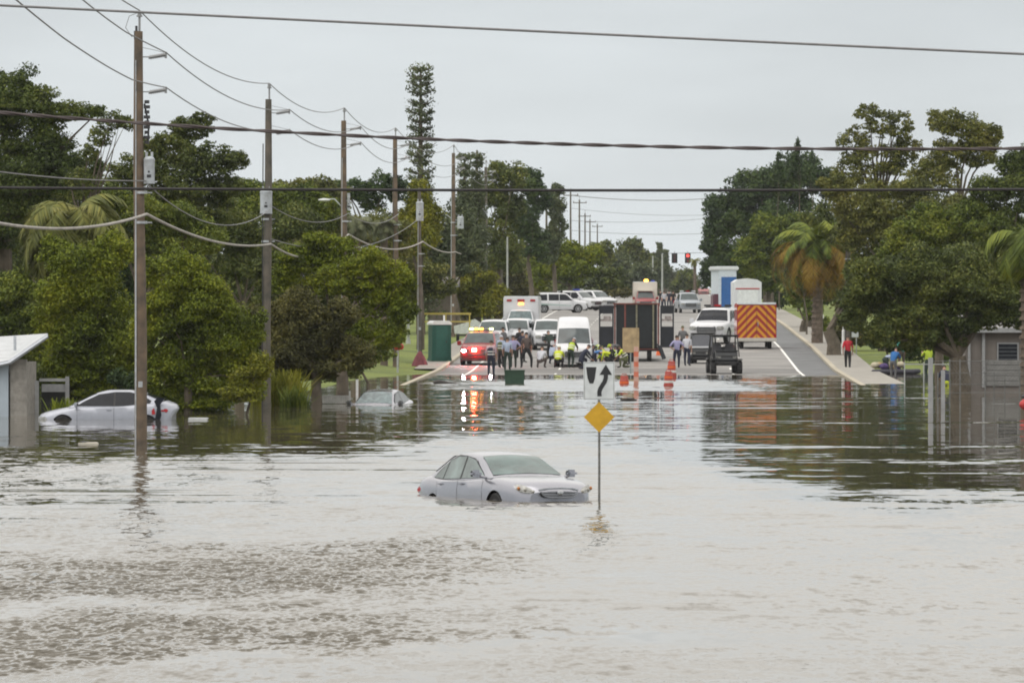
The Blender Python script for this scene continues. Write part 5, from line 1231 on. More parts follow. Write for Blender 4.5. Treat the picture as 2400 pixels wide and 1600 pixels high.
# chevron ambulance seen from behind
def chevron_mat():
    m = bpy.data.materials.new('chevron_panel'); m.use_nodes = True; t = m.node_tree; bb = t.nodes['Principled BSDF']; tcn = t.nodes.new('ShaderNodeTexCoord'); sp_ = t.nodes.new('ShaderNodeSeparateXYZ'); t.links.new(tcn.outputs['Object'], sp_.inputs[0])
    def M(op, a, b_=0.0):
        n = t.nodes.new('ShaderNodeMath'); n.operation = op
        for i, v in enumerate((a, b_)):
            if isinstance(v, (int, float)): n.inputs[i].default_value = v
            else: t.links.new(v, n.inputs[i])
        return n.outputs[0]
    v = M('FRACT', M('MULTIPLY', M('ADD', sp_.outputs[2], M('MULTIPLY', M('ABSOLUTE', sp_.outputs[1]), 1.05)), 2.15))
    mx = t.nodes.new('ShaderNodeMix'); mx.data_type = 'RGBA'; mx.inputs[6].default_value = (.30, .022, .018, 1); mx.inputs[7].default_value = (.60, .27, .02, 1)
    t.links.new(M('GREATER_THAN', v, .52), mx.inputs[0]); t.links.new(mx.outputs[2], bb.inputs['Base Color']); bb.inputs['Roughness'].default_value = .45
    return m
fr, bo = box_truck('pickup', 'ambulance', 'rescue ambulance seen from behind with red and yellow chevrons', 'ambulance', 1768, 38.0, yawd(90), WHITEP, (-3.35, .6, 2.42, .62, 2.78), z=.82, boxmat=paint('box_red', (.40, .02, .02)))
b = MB(); b.box((-3.37, 0, 1.62), (.04, 2.32, 2.04), bev=.01); ch_ = b.build('chevron_panel', chevron_mat(), bo)
b = MB(); [b.box((-3.395, y, 1.55), (.012, .018, 1.85)) for y in (0, -.62, .62)]; b.build('door_gap', SEAM, ch_)
b = MB(); [b.box((-3.41, y, 1.5), (.03, .05, .3), bev=.01) for y in (-.08,)]; b.build('door_handle', CHR, ch_)
b = MB(); b.box((-3.46, 0, .55), (.35, 2.42, .22), bev=.03); b.build('bumper', mat('step_bumper', (.50, .48, .44), .5), fr)
b = MB(); b.box((-3.40, 0, 2.76), (.06, 2.36, .13), bev=.02); b.build('top_strip', WHITE, bo)
for sd in (-1, 1):
    b = MB(); b.box((-3.40, sd * 1.12, .78), (.05, .13, .2), bev=.02); b.build('tail_light', TL, bo)
# trailers further up on the right side
CAMP = mat('camper_panel', (.62, .65, .67), .5, var=.1, scale=1.5)
r = simple('camper_trailer', 'white camper trailer with red trim above the chevron ambulance', 'trailer', 1752, 28.5, rz=0); r.location.z = 1.98; r.scale = (1, 1, 1.24)
b = MB(); b.prism([(-1.15, .45), (1.15, .45), (1.15, 2.55), (.8, 2.72), (0, 2.80), (-.8, 2.72), (-1.15, 2.55)], -.2, 6.0); bd = b.build('body', CAMP, r)
b = MB(); b.box((0, -.23, 2.12), (1.95, .03, .07)); b.box((0, -.23, 1.12 - .35), (1.9, .03, .05)); b.build('red_trim', RED, bd)
b = MB(); b.box((0, -.24, 1.45), (1.7, .03, 1.15), bev=.02); b.build('rear_door', mat('camper_door', (.68, .72, .72), .5), bd)
for x in (-.85, .85):
    b = MB(); b.cyl((x, 1.5, .35), .35, .25, 'x', 18); b.build('wheel', TYRE, r, smooth=True)
b = MB(); b.box((0, -.2, .45), (2.2, .12, .14)); b.build('bumper', BLK, r)
r = simple('box_truck', 'tall truck with pale top and bright blue side, left of the camper', 'truck', 1704, 27, rz=.06); r.location.z = 2.15; r.scale = (1, 1, 1.06)
b = MB(); b.box((0, 3, 2.25), (1.55, 7, 3.3), bev=.04); bd = b.build('body', mat('truck_pale', (.55, .62, .67), .5), r)
b = MB(); b.box((.1, -.52, 1.75), (1.3, .05, 3.1), bev=.02); b.build('blue_panel', mat('truck_blue', (.02, .11, .33), .5, var=.2), bd)
b = MB(); b.box((0, 3, 4.0), (1.95, 7.2, .35), bev=.08); b.build('roof_cap', CAMP, bd)
b = MB(); b.box((-.95, 1, 1.1), (.55, 2.5, 1.6), bev=.1); b.build('cab', mat('truck_dark_red', (.10, .03, .05), .4), r)
for x in (-.6, .6):
    b = MB(); b.cyl((x, .2, .45), .45, .3, 'x', 18); b.build('wheel', TYRE, r, smooth=True)
# black gooseneck trailer with its ramps raised
def black_trailer():
    p = 41.6; r = simple('ramp_trailer', 'black trailer with tall raised loading ramps behind the tan board', 'trailer', 1492, p, rz=0); X = r.location.x; z0 = r.location.z = .33
    f = lambda px: (px - 1200) / p - X; g = lambda py: HC + (690 - py) / p - z0
    BT = mat('black_steel', (.014, .017, .024), .6, .1, var=.4, scale=2); RB = mat('rusty_red_frame', (.17, .055, .045), .7, var=.4, scale=4); DK = mat('deck_dark', (.010, .014, .017), .7, var=.3)
    b = MB(); b.box((f(1492), 0, (g(713) + g(818)) / 2), (f(1540) - f(1444), .10, g(713) - g(818))); dk = b.build('deck', DK, r)
    for x in (1441, 1465, 1492, 1531, 1543):
        b = MB(); b.box((f(x), -.09, (g(713) + g(818)) / 2), (.09, .08, g(713) - g(818))); b.build('post', RB if x in (1441, 1465, 1543) else mat('worn_olive_frame', (.20, .19, .13), .8, var=.4), dk)
    b = MB(); b.box((f(1492), -.1, g(713) + .03), (f(1548) - f(1438), .12, .08)); b.box((f(1492), -.1, g(818)), (f(1546) - f(1440), .12, .06)); b.build('crossbar', RB, dk)
    for sd, x0, x1 in ((0, 1404, 1438), (1, 1548, 1579)):
        b = MB(); cx_ = (f(x0) + f(x1)) / 2; w_ = f(x1) - f(x0)
        b.box((cx_, -.05, (g(716) + g(735)) / 2), (w_, .08, g(716) - g(735))); b.box((cx_, -.05, (g(765) + g(814)) / 2), (w_, .08, g(765) - g(814)))
        for q in (0, 1): b.box((cx_ + (q - .5) * w_ * .92, -.06, (g(716) + g(814)) / 2), (.08, .1, g(716) - g(814)))
        rp_ = b.build('ramp', BT, r)
        b = MB(); b.box((cx_, -.03, (g(740) + g(760)) / 2), (w_ * .85, .05, .12)); b.box((cx_ + .05, -.03, g(744)), (w_ * .5, .06, .16)); b.build('ramp_step', mat('worn_steel', (.33, .29, .28), .6, .3, var=.4), rp_)
    for x in (1480, 1522):
        b = MB(); b.cyl((f(x), .4, .40), .40, .25, 'x', 20); o = b.build('wheel', TYRE, r, smooth=True); b = MB(); b.cyl((f(x) - .0, .4, .40), .2, .27, 'x', 14); b.build('rim', RIM, o, smooth=True)
    b = MB(); b.box((f(1500), 3.2, .72), (2.4, 6.5, .22)); b.build('bed', BT, r)
    b = MB(); b.tube([(f(1545), -.3, .9), (f(1556), -.5, .2)], .12, 8); b.tube([(f(1540), -.2, 1.0), (f(1546), -.3, .85)], .05, 6); b.build('jack', BT, r)
    return r
black_trailer()
# dark utility vehicles
def utv(label, px, p, zb, yaw, w_, h_, body, hood, seats=True):
    r = simple('utility_vehicle', label, 'utility vehicle', px, p, rz=yaw); r.location.z = zb; k = w_ / 1.6; R = .36 * k
    b = MB(); b.prism([(-1.3, .45), (1.2, .45), (1.35, .75), (1.3, 1.12), (.75, 1.2), (.7, .62), (-.45, .62), (-.5, 1.0), (-1.35, 1.0)], -.55 * k, .55 * k); b.v = [(x * k, y, z_ * h_ / 2.0) for x, y, z_ in b.v]; bd = b.build('body', body, r)
    b = MB(); hz = h_ / 2.0
    b.box((-.1 * k, 0, .82 * hz), (1.3 * k, 1.25 * k, .62 * hz), bev=.05); b.box((-1.05 * k, 0, 1.15 * hz), (.7 * k, 1.2 * k, .5 * hz), bev=.04); b.build('cargo_box', body, bd); b = MB()
    b.box((1.05 * k, 0, 1.20 * hz), (.62 * k, 1.15 * k, .10), bev=.03); b.build('hood', hood, bd)
    for sd in (-1, 1):
        b = MB(); b.box((1.36 * k, sd * .42 * k, .88 * hz), (.06, .24 * k, .13), bev=.03); b.build('headlight', HL, bd)
    b = MB(); b.box((1.40 * k, 0, .62 * hz), (.1, 1.2 * k, .1)); b.tube([(1.45 * k, -.5 * k, .6 * hz), (1.5 * k, -.5 * k, .95 * hz), (1.5 * k, .5 * k, .95 * hz), (1.45 * k, .5 * k, .6 * hz)], .03, 6); b.build('bumper', BLK, r)
    b = MB()
    for sd in (-1, 1):
        y = sd * .68 * k
        b.tube([(.85 * k, y, .9 * hz), (.45 * k, y * .93, 1.93 * hz), (-.6 * k, y * .93, 1.95 * hz), (-1.2 * k, y, .95 * hz)], .03, 7); b.tube([(-.55 * k, y, .6 * hz), (-.6 * k, y * .93, 1.94 * hz)], .03, 7)
    for x, z_ in ((.45, 1.93), (-.6, 1.95)): b.tube([(x * k, -.64 * k, z_ * hz), (x * k, .64 * k, z_ * hz)], .03, 7)
    b.build('roll_cage', BLK, r)
    b = MB(); b.box((-.08 * k, 0, 1.98 * hz), (1.25 * k, 1.42 * k, .05), bev=.02); b.build('roof', BLK, r)
    b = MB(); rows = [[(.83 * k, y, 1.02 * hz), (.47 * k, y * .95, 1.87 * hz)] for y in (-.62 * k, -.2 * k, .2 * k, .62 * k)]; b.grid(rows); (b.build('windscreen', mat('utv_screen', (.045, .05, .065), .12, spec=.4), r) if hood is WHITEP else None)
    if seats:
        for sd in (-1, 1):
            b = MB(); b.box((-.2 * k, sd * .33 * k, .82 * hz), (.5 * k, .5 * k, .16), bev=.05); b.box((-.48 * k, sd * .33 * k, 1.2 * hz), (.14, .48 * k, .7), bev=.05); b.build('seat', mat('seat_grey', (.08, .08, .09), .7), r)
    for x in (.98, -.98):
        for sd in (-1, 1):
            b = MB(); a = np.linspace(0, 2 * math.pi, 25)[:-1]; o = None
            b.grid([[(math.cos(q) * rr * (1 + .03 * (i % 2)), yy, math.sin(q) * rr * (1 + .03 * (i % 2))) for i, q in enumerate(a)] for rr, yy in ((R * .5, -.13), (R * .95, -.14), (R, -.08), (R, .08), (R * .95, .14), (R * .5, .13))], closed=True); b.cyl((0, 0, 0), R * .52, .2, 'y', 16)
            o = b.build('wheel', TYRE, r); o.location = (x * k, sd * .66 * k, R)
            b = MB(); b.cyl((0, sd * .12, 0), R * .45, .05, 'y', 14); b.build('rim', RIMD, o)
    b = MB()
    for sd in (-1, 1): b.box((.98 * k, sd * .64 * k, R * 2.12), (.8 * k, .34 * k, .06), bev=.02); b.box((-.98 * k, sd * .64 * k, R * 2.12), (.8 * k, .34 * k, .06), bev=.02)
    b.build('mudguard', body, r)
    return r
BKP = paint('black_paint', (.022, .024, .028), .45)
utv('large black utility vehicle with roll cage at the water edge, right one', 1697, 45.0, -.02, yawd(-90 + 4), 1.64, 2.05, BKP, BKP)
utv('smaller black utility vehicle with white hood, left of the large one', 1648, 42.0, .03, yawd(-90 - 8), 1.5, 1.95, BKP, WHITEP)
# ---------------------------------------------------------------- houses, fences
SIDB = mat('pale_blue_siding', (.42, .49, .56), .7, var=.12, scale=2); BRICKP = mat('pale_brick', (.30, .285, .26), .85, var=.3, scale=4, bump=.02)
ROOFW = mat('white_metal_roof', (.46, .48, .50), .5, .1, var=.15, scale=2); BEIGE = mat('beige_stucco', (.20, .18, .165), .85, var=.15, scale=1.5); WTRIM = mat('white_trim', (.31, .32, .33), .6, var=.12)
def left_house():
    p = 69.0; Y = F / p; X0 = (0 - 1200) / p; r = empty('house', 'low house with white metal roof corner and pale blue wall at the left edge', 'house', (X0, Y, ground(X0, Y)), 0); z0 = r.location.z
    f = lambda px, pp=p: (px - 1200) / pp - X0; g = lambda py, pp=p: HC + (690 - py) / pp - z0
    # front pale wall, brick corner, low shed roof rising to the right
    b = MB(); b.box((f(-110), 0, (g(842) - .2) / 2), (f(20) - f(-240), .2, g(842) + .2)); b.build('wall', SIDB, r)
    b = MB(); b.box((f(43), .15, g(842) / 2 - .2), (f(62) - f(24), .3, g(842) + .4)); b.build('brick_corner', BRICKP, r)
    b = MB(); b.box((f(40), 3.2, g(852) / 2), (.25, 6.2, g(852))); b.box((f(40) - 5, 6.4, g(852) / 2), (10, .2, g(852))); b.build('side_wall', BRICKP, r)
    # roof plane: front edge low at left, rising to a peak corner at the right
    A = Vector((f(-280), -.5, g(905))); B_ = Vector((f(24), -.5, g(843))); Cc = Vector((f(114), -.3, g(781))); D = at(70, 784, F / (F / p + 7)) - r.location; E = at(-280, 806, F / (F / p + 7)) - r.location
    b = MB(); t = Vector((0, 0, -.14)); b.add([A, B_, Cc, D, E] + [q + t for q in (A, B_, Cc, D, E)], [(0, 1, 2, 3, 4), (9, 8, 7, 6, 5)] + [(i, (i + 1) % 5, 5 + (i + 1) % 5, 5 + i) for i in range(5)]); ro = b.build('roof', ROOFW, r)
    b = MB(); 
    for a_, c_ in ((A, B_), (B_, Cc)): b.tube([a_ + Vector((0, -.03, -.1)), c_ + Vector((0, -.03, -.1))], [.075, .06], 4)
    b.build('fascia', mat('fascia_grey', (.44, .47, .52), .6), ro)
    b = MB(); b.cyl((f(26), 1.5, g(826) + .3), .05, .5); b.build('vent_pipe', GREYM, ro)
    for k in range(9):
        b = MB(); x = f(-200) + k * .45; 
    return r
left_house()
def left_fence():
    p = 67; r = simple('fence', 'white vinyl fence and gate frame between the brick corner and the flooded crossover', 'fence', 110, p); X = r.location.x; z0 = r.location.z; f = lambda px: (px - 1200) / p - X; g = lambda py: HC + (690 - py) / p - z0
    GV = mat('grey_vinyl', (.42, .43, .44), .6, var=.15)
    b = MB(); b.box((f(78), 0, g(892) / 2), (f(92) - f(66), .06, g(892))); b.build('panel', GV, r)
    b = MB(); b.box((f(158), -.03, g(882) / 2), (.13, .11, g(882))); b.build('post', WTRIM, r)
    b = MB(); b.box((f(124), 0, g(890)), (f(155) - f(92), .06, .10)); b.build('top_rail', GV, r)
    b = MB(); b.box((f(126), .02, g(909)), (f(154) - f(98), .05, .27)); b.build('panel', WTRIM, r)
    b = MB(); b.box((f(126), .3, g(935)), (f(156) - f(94), .05, .9)); b.build('opening_shade_sheet', mat('opening_shade', (.03, .032, .03), .8), r)  # dark sheet painted as the shade in the opening below the rail
left_fence()
def simple_house(label, px0, px1, py0, py1, p, m, roofm, roof_over=.35, roof_h=.7, windows=(), depth=6, name='house', door=None):
    Y = F / p; X0 = ((px0 + px1) / 2 - 1200) / p; r = empty(name, label, 'house', (X0, Y, HC + (690 - py1) / p), 0); w_ = (px1 - px0) / p; h_ = (py1 - py0) / p
    b = MB(); b.box((0, depth / 2, h_ / 2 - .3), (w_, depth, h_ + .6)); b.build('wall', m, r)
    b = MB(); ov = roof_over; b.prism([(-ov, h_ + .015), (depth + ov, h_ + .015), (depth + ov, h_ + .14), (depth / 2, h_ + roof_h), (-ov, h_ + .14)], -w_ / 2 - ov, w_ / 2 + ov, plane='yz'); b.v = [(x, y, z_) for x, y, z_ in b.v]; ro = b.build('roof', roofm, r)
    b = MB(); b.box((0, -ov - .02, h_ + .08), (w_ + 2 * ov, .05, .2)); b.build('fascia', WTRIM, ro)
    for (wx0, wx1, wy0, wy1) in windows:
        cx_ = ((wx0 + wx1) / 2 - 1200) / p - X0; cz = (py1 - (wy0 + wy1) / 2) / p; ww = (wx1 - wx0) / p; wh = (wy1 - wy0) / p
        b = MB(); b.box((cx_, -.02, cz), (ww + .12, .06, wh + .12)); fr_ = b.build('window', WTRIM, r)
        b = MB(); b.box((cx_, -.04, cz), (ww, .04, wh)); b.build('pane', DGLASS, fr_)
        b = MB(); [b.box((cx_, -.065, cz + wh * (q / 5 - .5)), (ww, .01, .03)) for q in range(1, 5)]; b.build('slat', mat('window_slat', (.10, .11, .12), .5), fr_)
    return r
hr = simple_house('beige house with a dark louvred window under the trees at the right edge', 2262, 2560, 778, 905, 56, BEIGE, mat('pale_shingle', (.24, .235, .23), .85, var=.25, scale=4), windows=[(2340, 2384, 806, 850)])
b = MB(); b.box((-1.9, -.10, 1.2), (.12, .14, 2.5)); b.box((-2.5, -.10, 1.2), (.10, .12, 2.5)); b.build('porch_post', WTRIM, hr)
b = MB()
for k in range(5): b.box((.4, -.06, .12 + k * .22), (4.6, .03, .20))
b.build('siding', mat('lower_siding', (.22, .22, .215), .7, var=.15), hr)
simple_house('white walled building glimpsed behind the fourth pole', 935, 985, 612, 650, 33, mat('white_wall', (.66, .66, .65), .7), mat('grey_roof', (.3, .3, .3), .8), name='building', windows=[(945, 955, 622, 634)])
simple_house('building with pale teal roof glimpsed behind the second pole', 545, 625, 655, 700, 40, mat('dull_wall', (.30, .29, .26), .8), mat('teal_roof', (.20, .30, .32), .6, var=.2), name='building', roof_h=.9)
simple_house('small brown grey house right of the service pole', 1003, 1065, 672, 735, 33, mat('brown_wall', (.16, .135, .115), .85), mat('brown_roof', (.12, .11, .10), .85), windows=[(1012, 1026, 685, 700)])
# pale shed bits by the pavement
r = simple('boat_on_trailer', 'pale boat shaped thing on the verge behind the red suv', 'boat', 1098, 36)
b = MB(); b.prism([(-.9, .55), (.75, .55), (.95, 1.15), (.4, 1.5), (-.2, 1.25), (-.95, 1.05)], -.5, 1.8); b.build('hull', mat('pale_hull', (.50, .54, .50), .6, var=.2), r)
b = MB(); b.box((0, .5, .45), (1.5, 2, .1)); b.cyl((-.7, .6, .3), .3, .2, 'x'); b.cyl((.7, .6, .3), .3, .2, 'x'); b.build('trailer_frame', DARKM, r)
r = simple('yellow_barrier', 'yellow horizontal barrier behind the portable toilet', 'barrier', 1045, 37); zz = HC + (690 - 735) / 37 - r.location.z
b = MB(); b.box((0, 0, zz), (3.2, .05, .12)); b.box((0, 0, zz - .5), (3.2, .05, .08)); [b.box((x, 0, zz / 2), (.08, .08, zz)) for x in (-1.5, 0, 1.5)]; b.build('rail', mat('dull_yellow', (.42, .34, .08), .7), r)
# white pipe fence in the water at right
FDK = mat('weathered_steel', (.16, .165, .16), .7, .2, var=.3)
def right_fence():
    p = 64.5; r = simple('pipe_fence', 'white pipe and wire fence standing in the flood at the right', 'fence', 2290, p); X = r.location.x; z0 = r.location.z; f = lambda px: (px - 1200) / p - X; g = lambda py: HC + (690 - py) / p - z0
    for x, yt, w_ in ((2181, 838, .17), (2198, 872, .05), (2210, 868, .14), (2226, 842, .05), (2250, 842, .05), (2309, 872, .05), (2330, 872, .04), (2355, 880, .04), (2390, 860, .05), (2450, 845, .05)):
        b = MB(); b.box((f(x), 0, g(yt) / 2 - .2), (w_, w_, g(yt) + .4), bev=.005); b.build('post', WTRIM if w_ > .1 else FDK, r)
    for y, x0, x1, rr in ((846, 2181, 2560, .014), (874, 2215, 2560, .012), (900, 2215, 2560, .012), (920, 2181, 2560, .012)):
        b = MB(); b.tube([(f(x0), 0, g(y)), (f(x1), 0, g(y))], rr, 6); b.build('rail', FDK, r)
    b = MB(); x = 2226
    while x < 2480:
        for d in (-1, 1): b.tube([(f(x), .01 * d, g(905)), (f(x + 42 * d) if 2215 < x + 42 * d < 2500 else f(x), .01 * d, g(848))], .004, 3)
        x += 8
    b.build('wire_mesh', FDK, r)
right_fence()
def low_fence():
    p = 50; r = simple('post_fence', 'thin grey posts and rail by the water behind the pipe fence', 'fence', 2150, p)
    for k in range(4):
        b = MB(); b.tube([(-.6 + k * .9, 0, -.4), (-.6 + k * .9, 0, 1.1)], .03, 6); b.build('post', ALU, r)
    b = MB(); b.tube([(-.6, 0, 1.0), (2.1, 0, 1.0)], .02, 5); b.build('rail', ALU, r)
low_fence()
# beached raft and heap of gear at the right bank
r = simple('raft', 'dark bottomed raft with a beige heap in front of the blue shirted person', 'raft', 2098, 45, .0)
b = MB(); b.tube([(-1.15, -.25, .1), (-.9, -.6, .12), (.9, -.6, .12), (1.2, -.2, .14), (.9, .4, .12), (-.9, .4, .12), (-1.15, -.25, .1)], .13, 8); b.box((0, -.1, .08), (1.9, .9, .06)); b.build('tube', mat('raft_dark', (.03, .03, .045), .6), r, smooth=True)
r = simple('gear_heap', 'beige heap of bags on the dark raft', 'bags', 2085, 45, .1)
rng_ = random.Random(5)
for k in range(7):
    b = MB(); b.ell((-.75 + k * .22, rng_.uniform(-.25, .2), .2 + rng_.uniform(0, .2)), (.26, .22, .17), 10, 7, rot=(0, 0, rng_.uniform(0, 3))); b.build('bag', mat(['bag_beige', 'bag_tan', 'bag_purple'][k % 3], [(.42, .38, .28), (.36, .26, .14), (.08, .05, .16)][k % 3], .8, var=.3), r, smooth=True)
r = simple('kayak_end', 'red rounded hull end at the far right edge of the picture', 'kayak', 2414, 68, .0)
b = MB(); b.ell((.3, 0, .34), (.68, .34, .30), 18, 10); b.build('hull', RED, r, smooth=True); b = MB(); b.ell((.0, 0, .62), (.32, .2, .10), 12, 6); b.build('deck_bag', BLK, r, smooth=True)
# ---------------------------------------------------------------- people
SKIN = {'l': mat('skin_light', (.45, .27, .20), .6, var=.1), 'm': mat('skin_brown', (.22, .12, .08), .6, var=.1)}
HAIR = mat('dark_hair', (.03, .022, .018), .7, var=.3); SHOE = mat('shoe_black', (.02, .02, .02), .6); EYE = mat('eye_dark', (.02, .015, .012), .3)
def cloth(n, c): return mat('cloth_' + n, c, .85, var=.18, scale=8, bump=.004, bscale=20)
CL = {k: cloth(k, c) for k, c in dict(navy=(.018, .022, .045), black=(.016, .016, .018), white=(.50, .51, .56), lilac=(.30, .29, .46), paleblue=(.34, .40, .52), brown=(.085, .065, .060), darkgreen=(.02, .035, .028), yellow=(.52, .60, .03), lime=(.40, .52, .04),
      pink=(.45, .32, .36), blue=(.06, .18, .45), red=(.42, .015, .03), grey=(.12, .12, .125), teal=(.05, .30, .26), olive=(.10, .11, .05), brightblue=(.02, .12, .34), maroon=(.12, .02, .03)).items()}
V3 = Vector
def pose(kind, r):
    """joint positions, x = forward, y = left, z = up"""
    j = {}
    def legs(h, kf, kz, fx, sp=.11):
        for s, t in ((1, 'l'), (-1, 'r')):
            j['hip' + t] = V3((h.x, s * .09, h.z - .04)); j['kn' + t] = V3((kf[0 if s > 0 else 1], s * (sp + .01), kz[0 if s > 0 else 1])); j['an' + t] = V3((fx[0 if s > 0 else 1], s * sp, .09)); j['to' + t] = j['an' + t] + V3((.19, s * .03, -.045))
    def torso(h, ch, nk, hd): j['pel'] = h; j['wa'] = h.lerp(ch, .5); j['ch'] = ch; j['nk'] = nk; j['hd'] = hd
    def arm(t, sh, el, wr, hand): j['sh' + t] = sh; j['el' + t] = el; j['wr' + t] = wr; j['ha' + t] = hand
    u = r.uniform
    if kind in ('stand', 'hips', 'walk', 'armsup', 'wide'):
        h = V3((0, 0, .93)); torso(h, V3((.0, 0, 1.30)), V3((.01, 0, 1.50)), V3((.03, 0, 1.65)))
        if kind == 'walk': legs(h, (.16, -.02), (.50, .49), (.20, -.26), .09)
        elif kind == 'wide': legs(h, (.03, .0), (.50, .50), (.0, -.03), .24)
        else: legs(h, (.03, .02), (.50, .50), (u(-.04, .05), u(-.05, .04)), .12)
        for s, t in ((1, 'l'), (-1, 'r')):
            sh = V3((0, s * .19, 1.42))
            if kind == 'hips' and True: arm(t, sh, V3((-.08, s * .40, 1.18)), V3((.07, s * .20, 1.02)), V3((.12, s * .15, 1.0)))
            elif kind == 'armsup': arm(t, sh, V3((.20, s * .24, 1.20)), V3((.36, s * .10, 1.32)), V3((.43, s * .06, 1.36)))
            elif kind == 'walk': arm(t, sh, V3((-.10 * s - .03, s * .25, 1.14)), V3((-.14 * s + .08, s * .25, .90)), V3((-.15 * s + .11, s * .24, .82)))
            else: arm(t, sh, V3((-.02, s * .25, 1.14)), V3((.07, s * .25, .90)), V3((.09, s * .24, .82)))
    elif kind == 'crouch':
        h = V3((-.22, 0, .42)); torso(h, V3((-.02, 0, .76)), V3((.10, 0, .93)), V3((.18, 0, 1.06))); legs(h, (.22, .25), (.54, .52), (-.02, -.02), .20)
        for s, t in ((1, 'l'), (-1, 'r')): arm(t, V3((.06, s * .19, .86)), V3((.18, s * .27, .64)), V3((.36, s * .15, .52)), V3((.43, s * .12, .50)))
    elif kind == 'bend':
        h = V3((-.12, 0, .90)); torso(h, V3((.20, 0, 1.06)), V3((.40, 0, 1.04)), V3((.54, 0, 1.00))); legs(h, (.04, .02), (.49, .48), (-.03, .03), .15)
        for s, t in ((1, 'l'), (-1, 'r')): arm(t, V3((.33, s * .18, 1.02)), V3((.40, s * .24, .76)), V3((.47, s * .15, .55)), V3((.49, s * .13, .47)))
    elif kind == 'lean':
        h = V3((-.05, 0, .92)); torso(h, V3((.12, 0, 1.25)), V3((.24, 0, 1.41)), V3((.34, 0, 1.52))); legs(h, (.06, .02), (.5, .5), (.0, -.08), .13)
        for s, t in ((1, 'l'), (-1, 'r')): arm(t, V3((.19, s * .19, 1.33)), V3((.28, s * .27, 1.08)), V3((.46, s * .14, .98)), V3((.53, s * .1, .96)))
    elif kind == 'kneel':
        h = V3((-.15, 0, .52)); torso(h, V3((.04, 0, .84)), V3((.16, 0, 1.0)), V3((.26, 0, 1.10))); legs(h, (.20, .06), (.52, .08), (.16, -.34), .15)
        for s, t in ((1, 'l'), (-1, 'r')): arm(t, V3((.12, s * .19, .93)), V3((.26, s * .25, .70)), V3((.42, s * .13, .52)), V3((.47, s * .10, .46)))
    return j
def person(label, px, p, face, kind, shirt, pants, seed, skin='l', z=None, sleeve='short', vest=None, cap=None, H=1.76, group=None, bald=False, helmet=None):
    """face: heading in degrees of the direction the person looks (-90 = to the viewer)"""
    r = random.Random(seed); X, Y = P(px, p); zz = ground(X, Y) + .02 if z is None else z
    root = empty('person', label, 'person', (X, Y, zz), math.radians(face), group); k = H / 1.76; root.scale = (k, k, k)
    j = pose(kind, r); bm = bmesh.new(); V = {n: bm.verts.new(c) for n, c in j.items()}
    hd = j['hd']; ax = (hd - j['nk']).normalized(); V['ht'] = bm.verts.new(hd + ax * .09); V['hm'] = bm.verts.new(hd)
    bm.verts.remove(V.pop('hd')); E = [('pel', 'wa'), ('wa', 'ch'), ('ch', 'nk'), ('nk', 'hm'), ('hm', 'ht')]
    for t in 'lr': E += [('pel', 'hip' + t), ('hip' + t, 'kn' + t), ('kn' + t, 'an' + t), ('an' + t, 'to' + t), ('ch', 'sh' + t), ('sh' + t, 'el' + t), ('el' + t, 'wr' + t), ('wr' + t, 'ha' + t)]
    for a, b_ in E: bm.edges.new((V[a], V[b_]))
    me = bpy.data.meshes.new('skeleton'); names = list(V.keys()); bm.verts.index_update(); idx = {n: V[n].index for n in names}
    bm.verts.ensure_lookup_table(); bm.to_mesh(me); bm.free(); o = bpy.data.objects.new('tmp', me); COL.objects.link(o)
    md = o.modifiers.new('s', 'SKIN'); sv = me.skin_vertices[0].data
    R = {'pel': (.17, .14), 'wa': (.165, .13), 'ch': (.19, .14), 'nk': (.062, .062), 'hm': (.082, .092), 'ht': (.068, .076)}
    for t in 'lr': R.update({'hip' + t: (.115, .115), 'kn' + t: (.078, .078), 'an' + t: (.055, .055), 'to' + t: (.036, .036), 'sh' + t: (.075, .075), 'el' + t: (.052, .052), 'wr' + t: (.029, .029), 'ha' + t: (.038, .026)})
    for n in names: sv[idx[n]].radius = R[n]; sv[idx[n]].use_root = (n == 'pel')
    ss = o.modifiers.new('u', 'SUBSURF'); ss.levels = 1; ss.render_levels = 1
    dg = bpy.context.evaluated_depsgraph_get(); m2 = bpy.data.meshes.new_from_object(o.evaluated_get(dg)); bpy.data.objects.remove(o)
    mats = [CL[shirt], CL[pants], SKIN[skin], SHOE, EYE]
    segs = [('pel', 'wa', 0), ('wa', 'ch', 0), ('ch', 'nk', 0), ('nk', 'hm', 2), ('hm', 'ht', 2)]
    jj = dict(j); jj['hm'] = hd; jj['ht'] = hd + ax * .09
    for t in 'lr': segs += [('pel', 'hip' + t, 1), ('hip' + t, 'kn' + t, 1), ('kn' + t, 'an' + t, 1), ('an' + t, 'to' + t, 3), ('ch', 'sh' + t, 0), ('sh' + t, 'el' + t, 0), ('el' + t, 'wr' + t, 0 if sleeve == 'long' else 2), ('wr' + t, 'ha' + t, 2)]
    m2.materials.clear(); [m2.materials.append(m) for m in mats]
    A = np.array([list(jj[a]) for a, b_, c in segs]); B = np.array([list(jj[b_]) for a, b_, c in segs]); D = B - A; dd = (D * D).sum(1)
    for f in m2.polygons:
        c = np.array(f.center); t = np.clip(((c - A) * D).sum(1) / dd, 0, 1); q = ((A + D * t[:, None] - c) ** 2).sum(1); f.material_index = segs[int(q.argmin())][2]; f.use_smooth = True
    # face, ears and fingers on the same mesh
    x = MB(); fw = V3((1, 0, 0)); fw = (fw - ax * fw.dot(ax)).normalized(); sd = ax.cross(fw); c0 = hd + ax * .03
    x.ell(tuple(c0 + fw * .095 - ax * .01), (.018, .013, .024), 8, 6, 2)
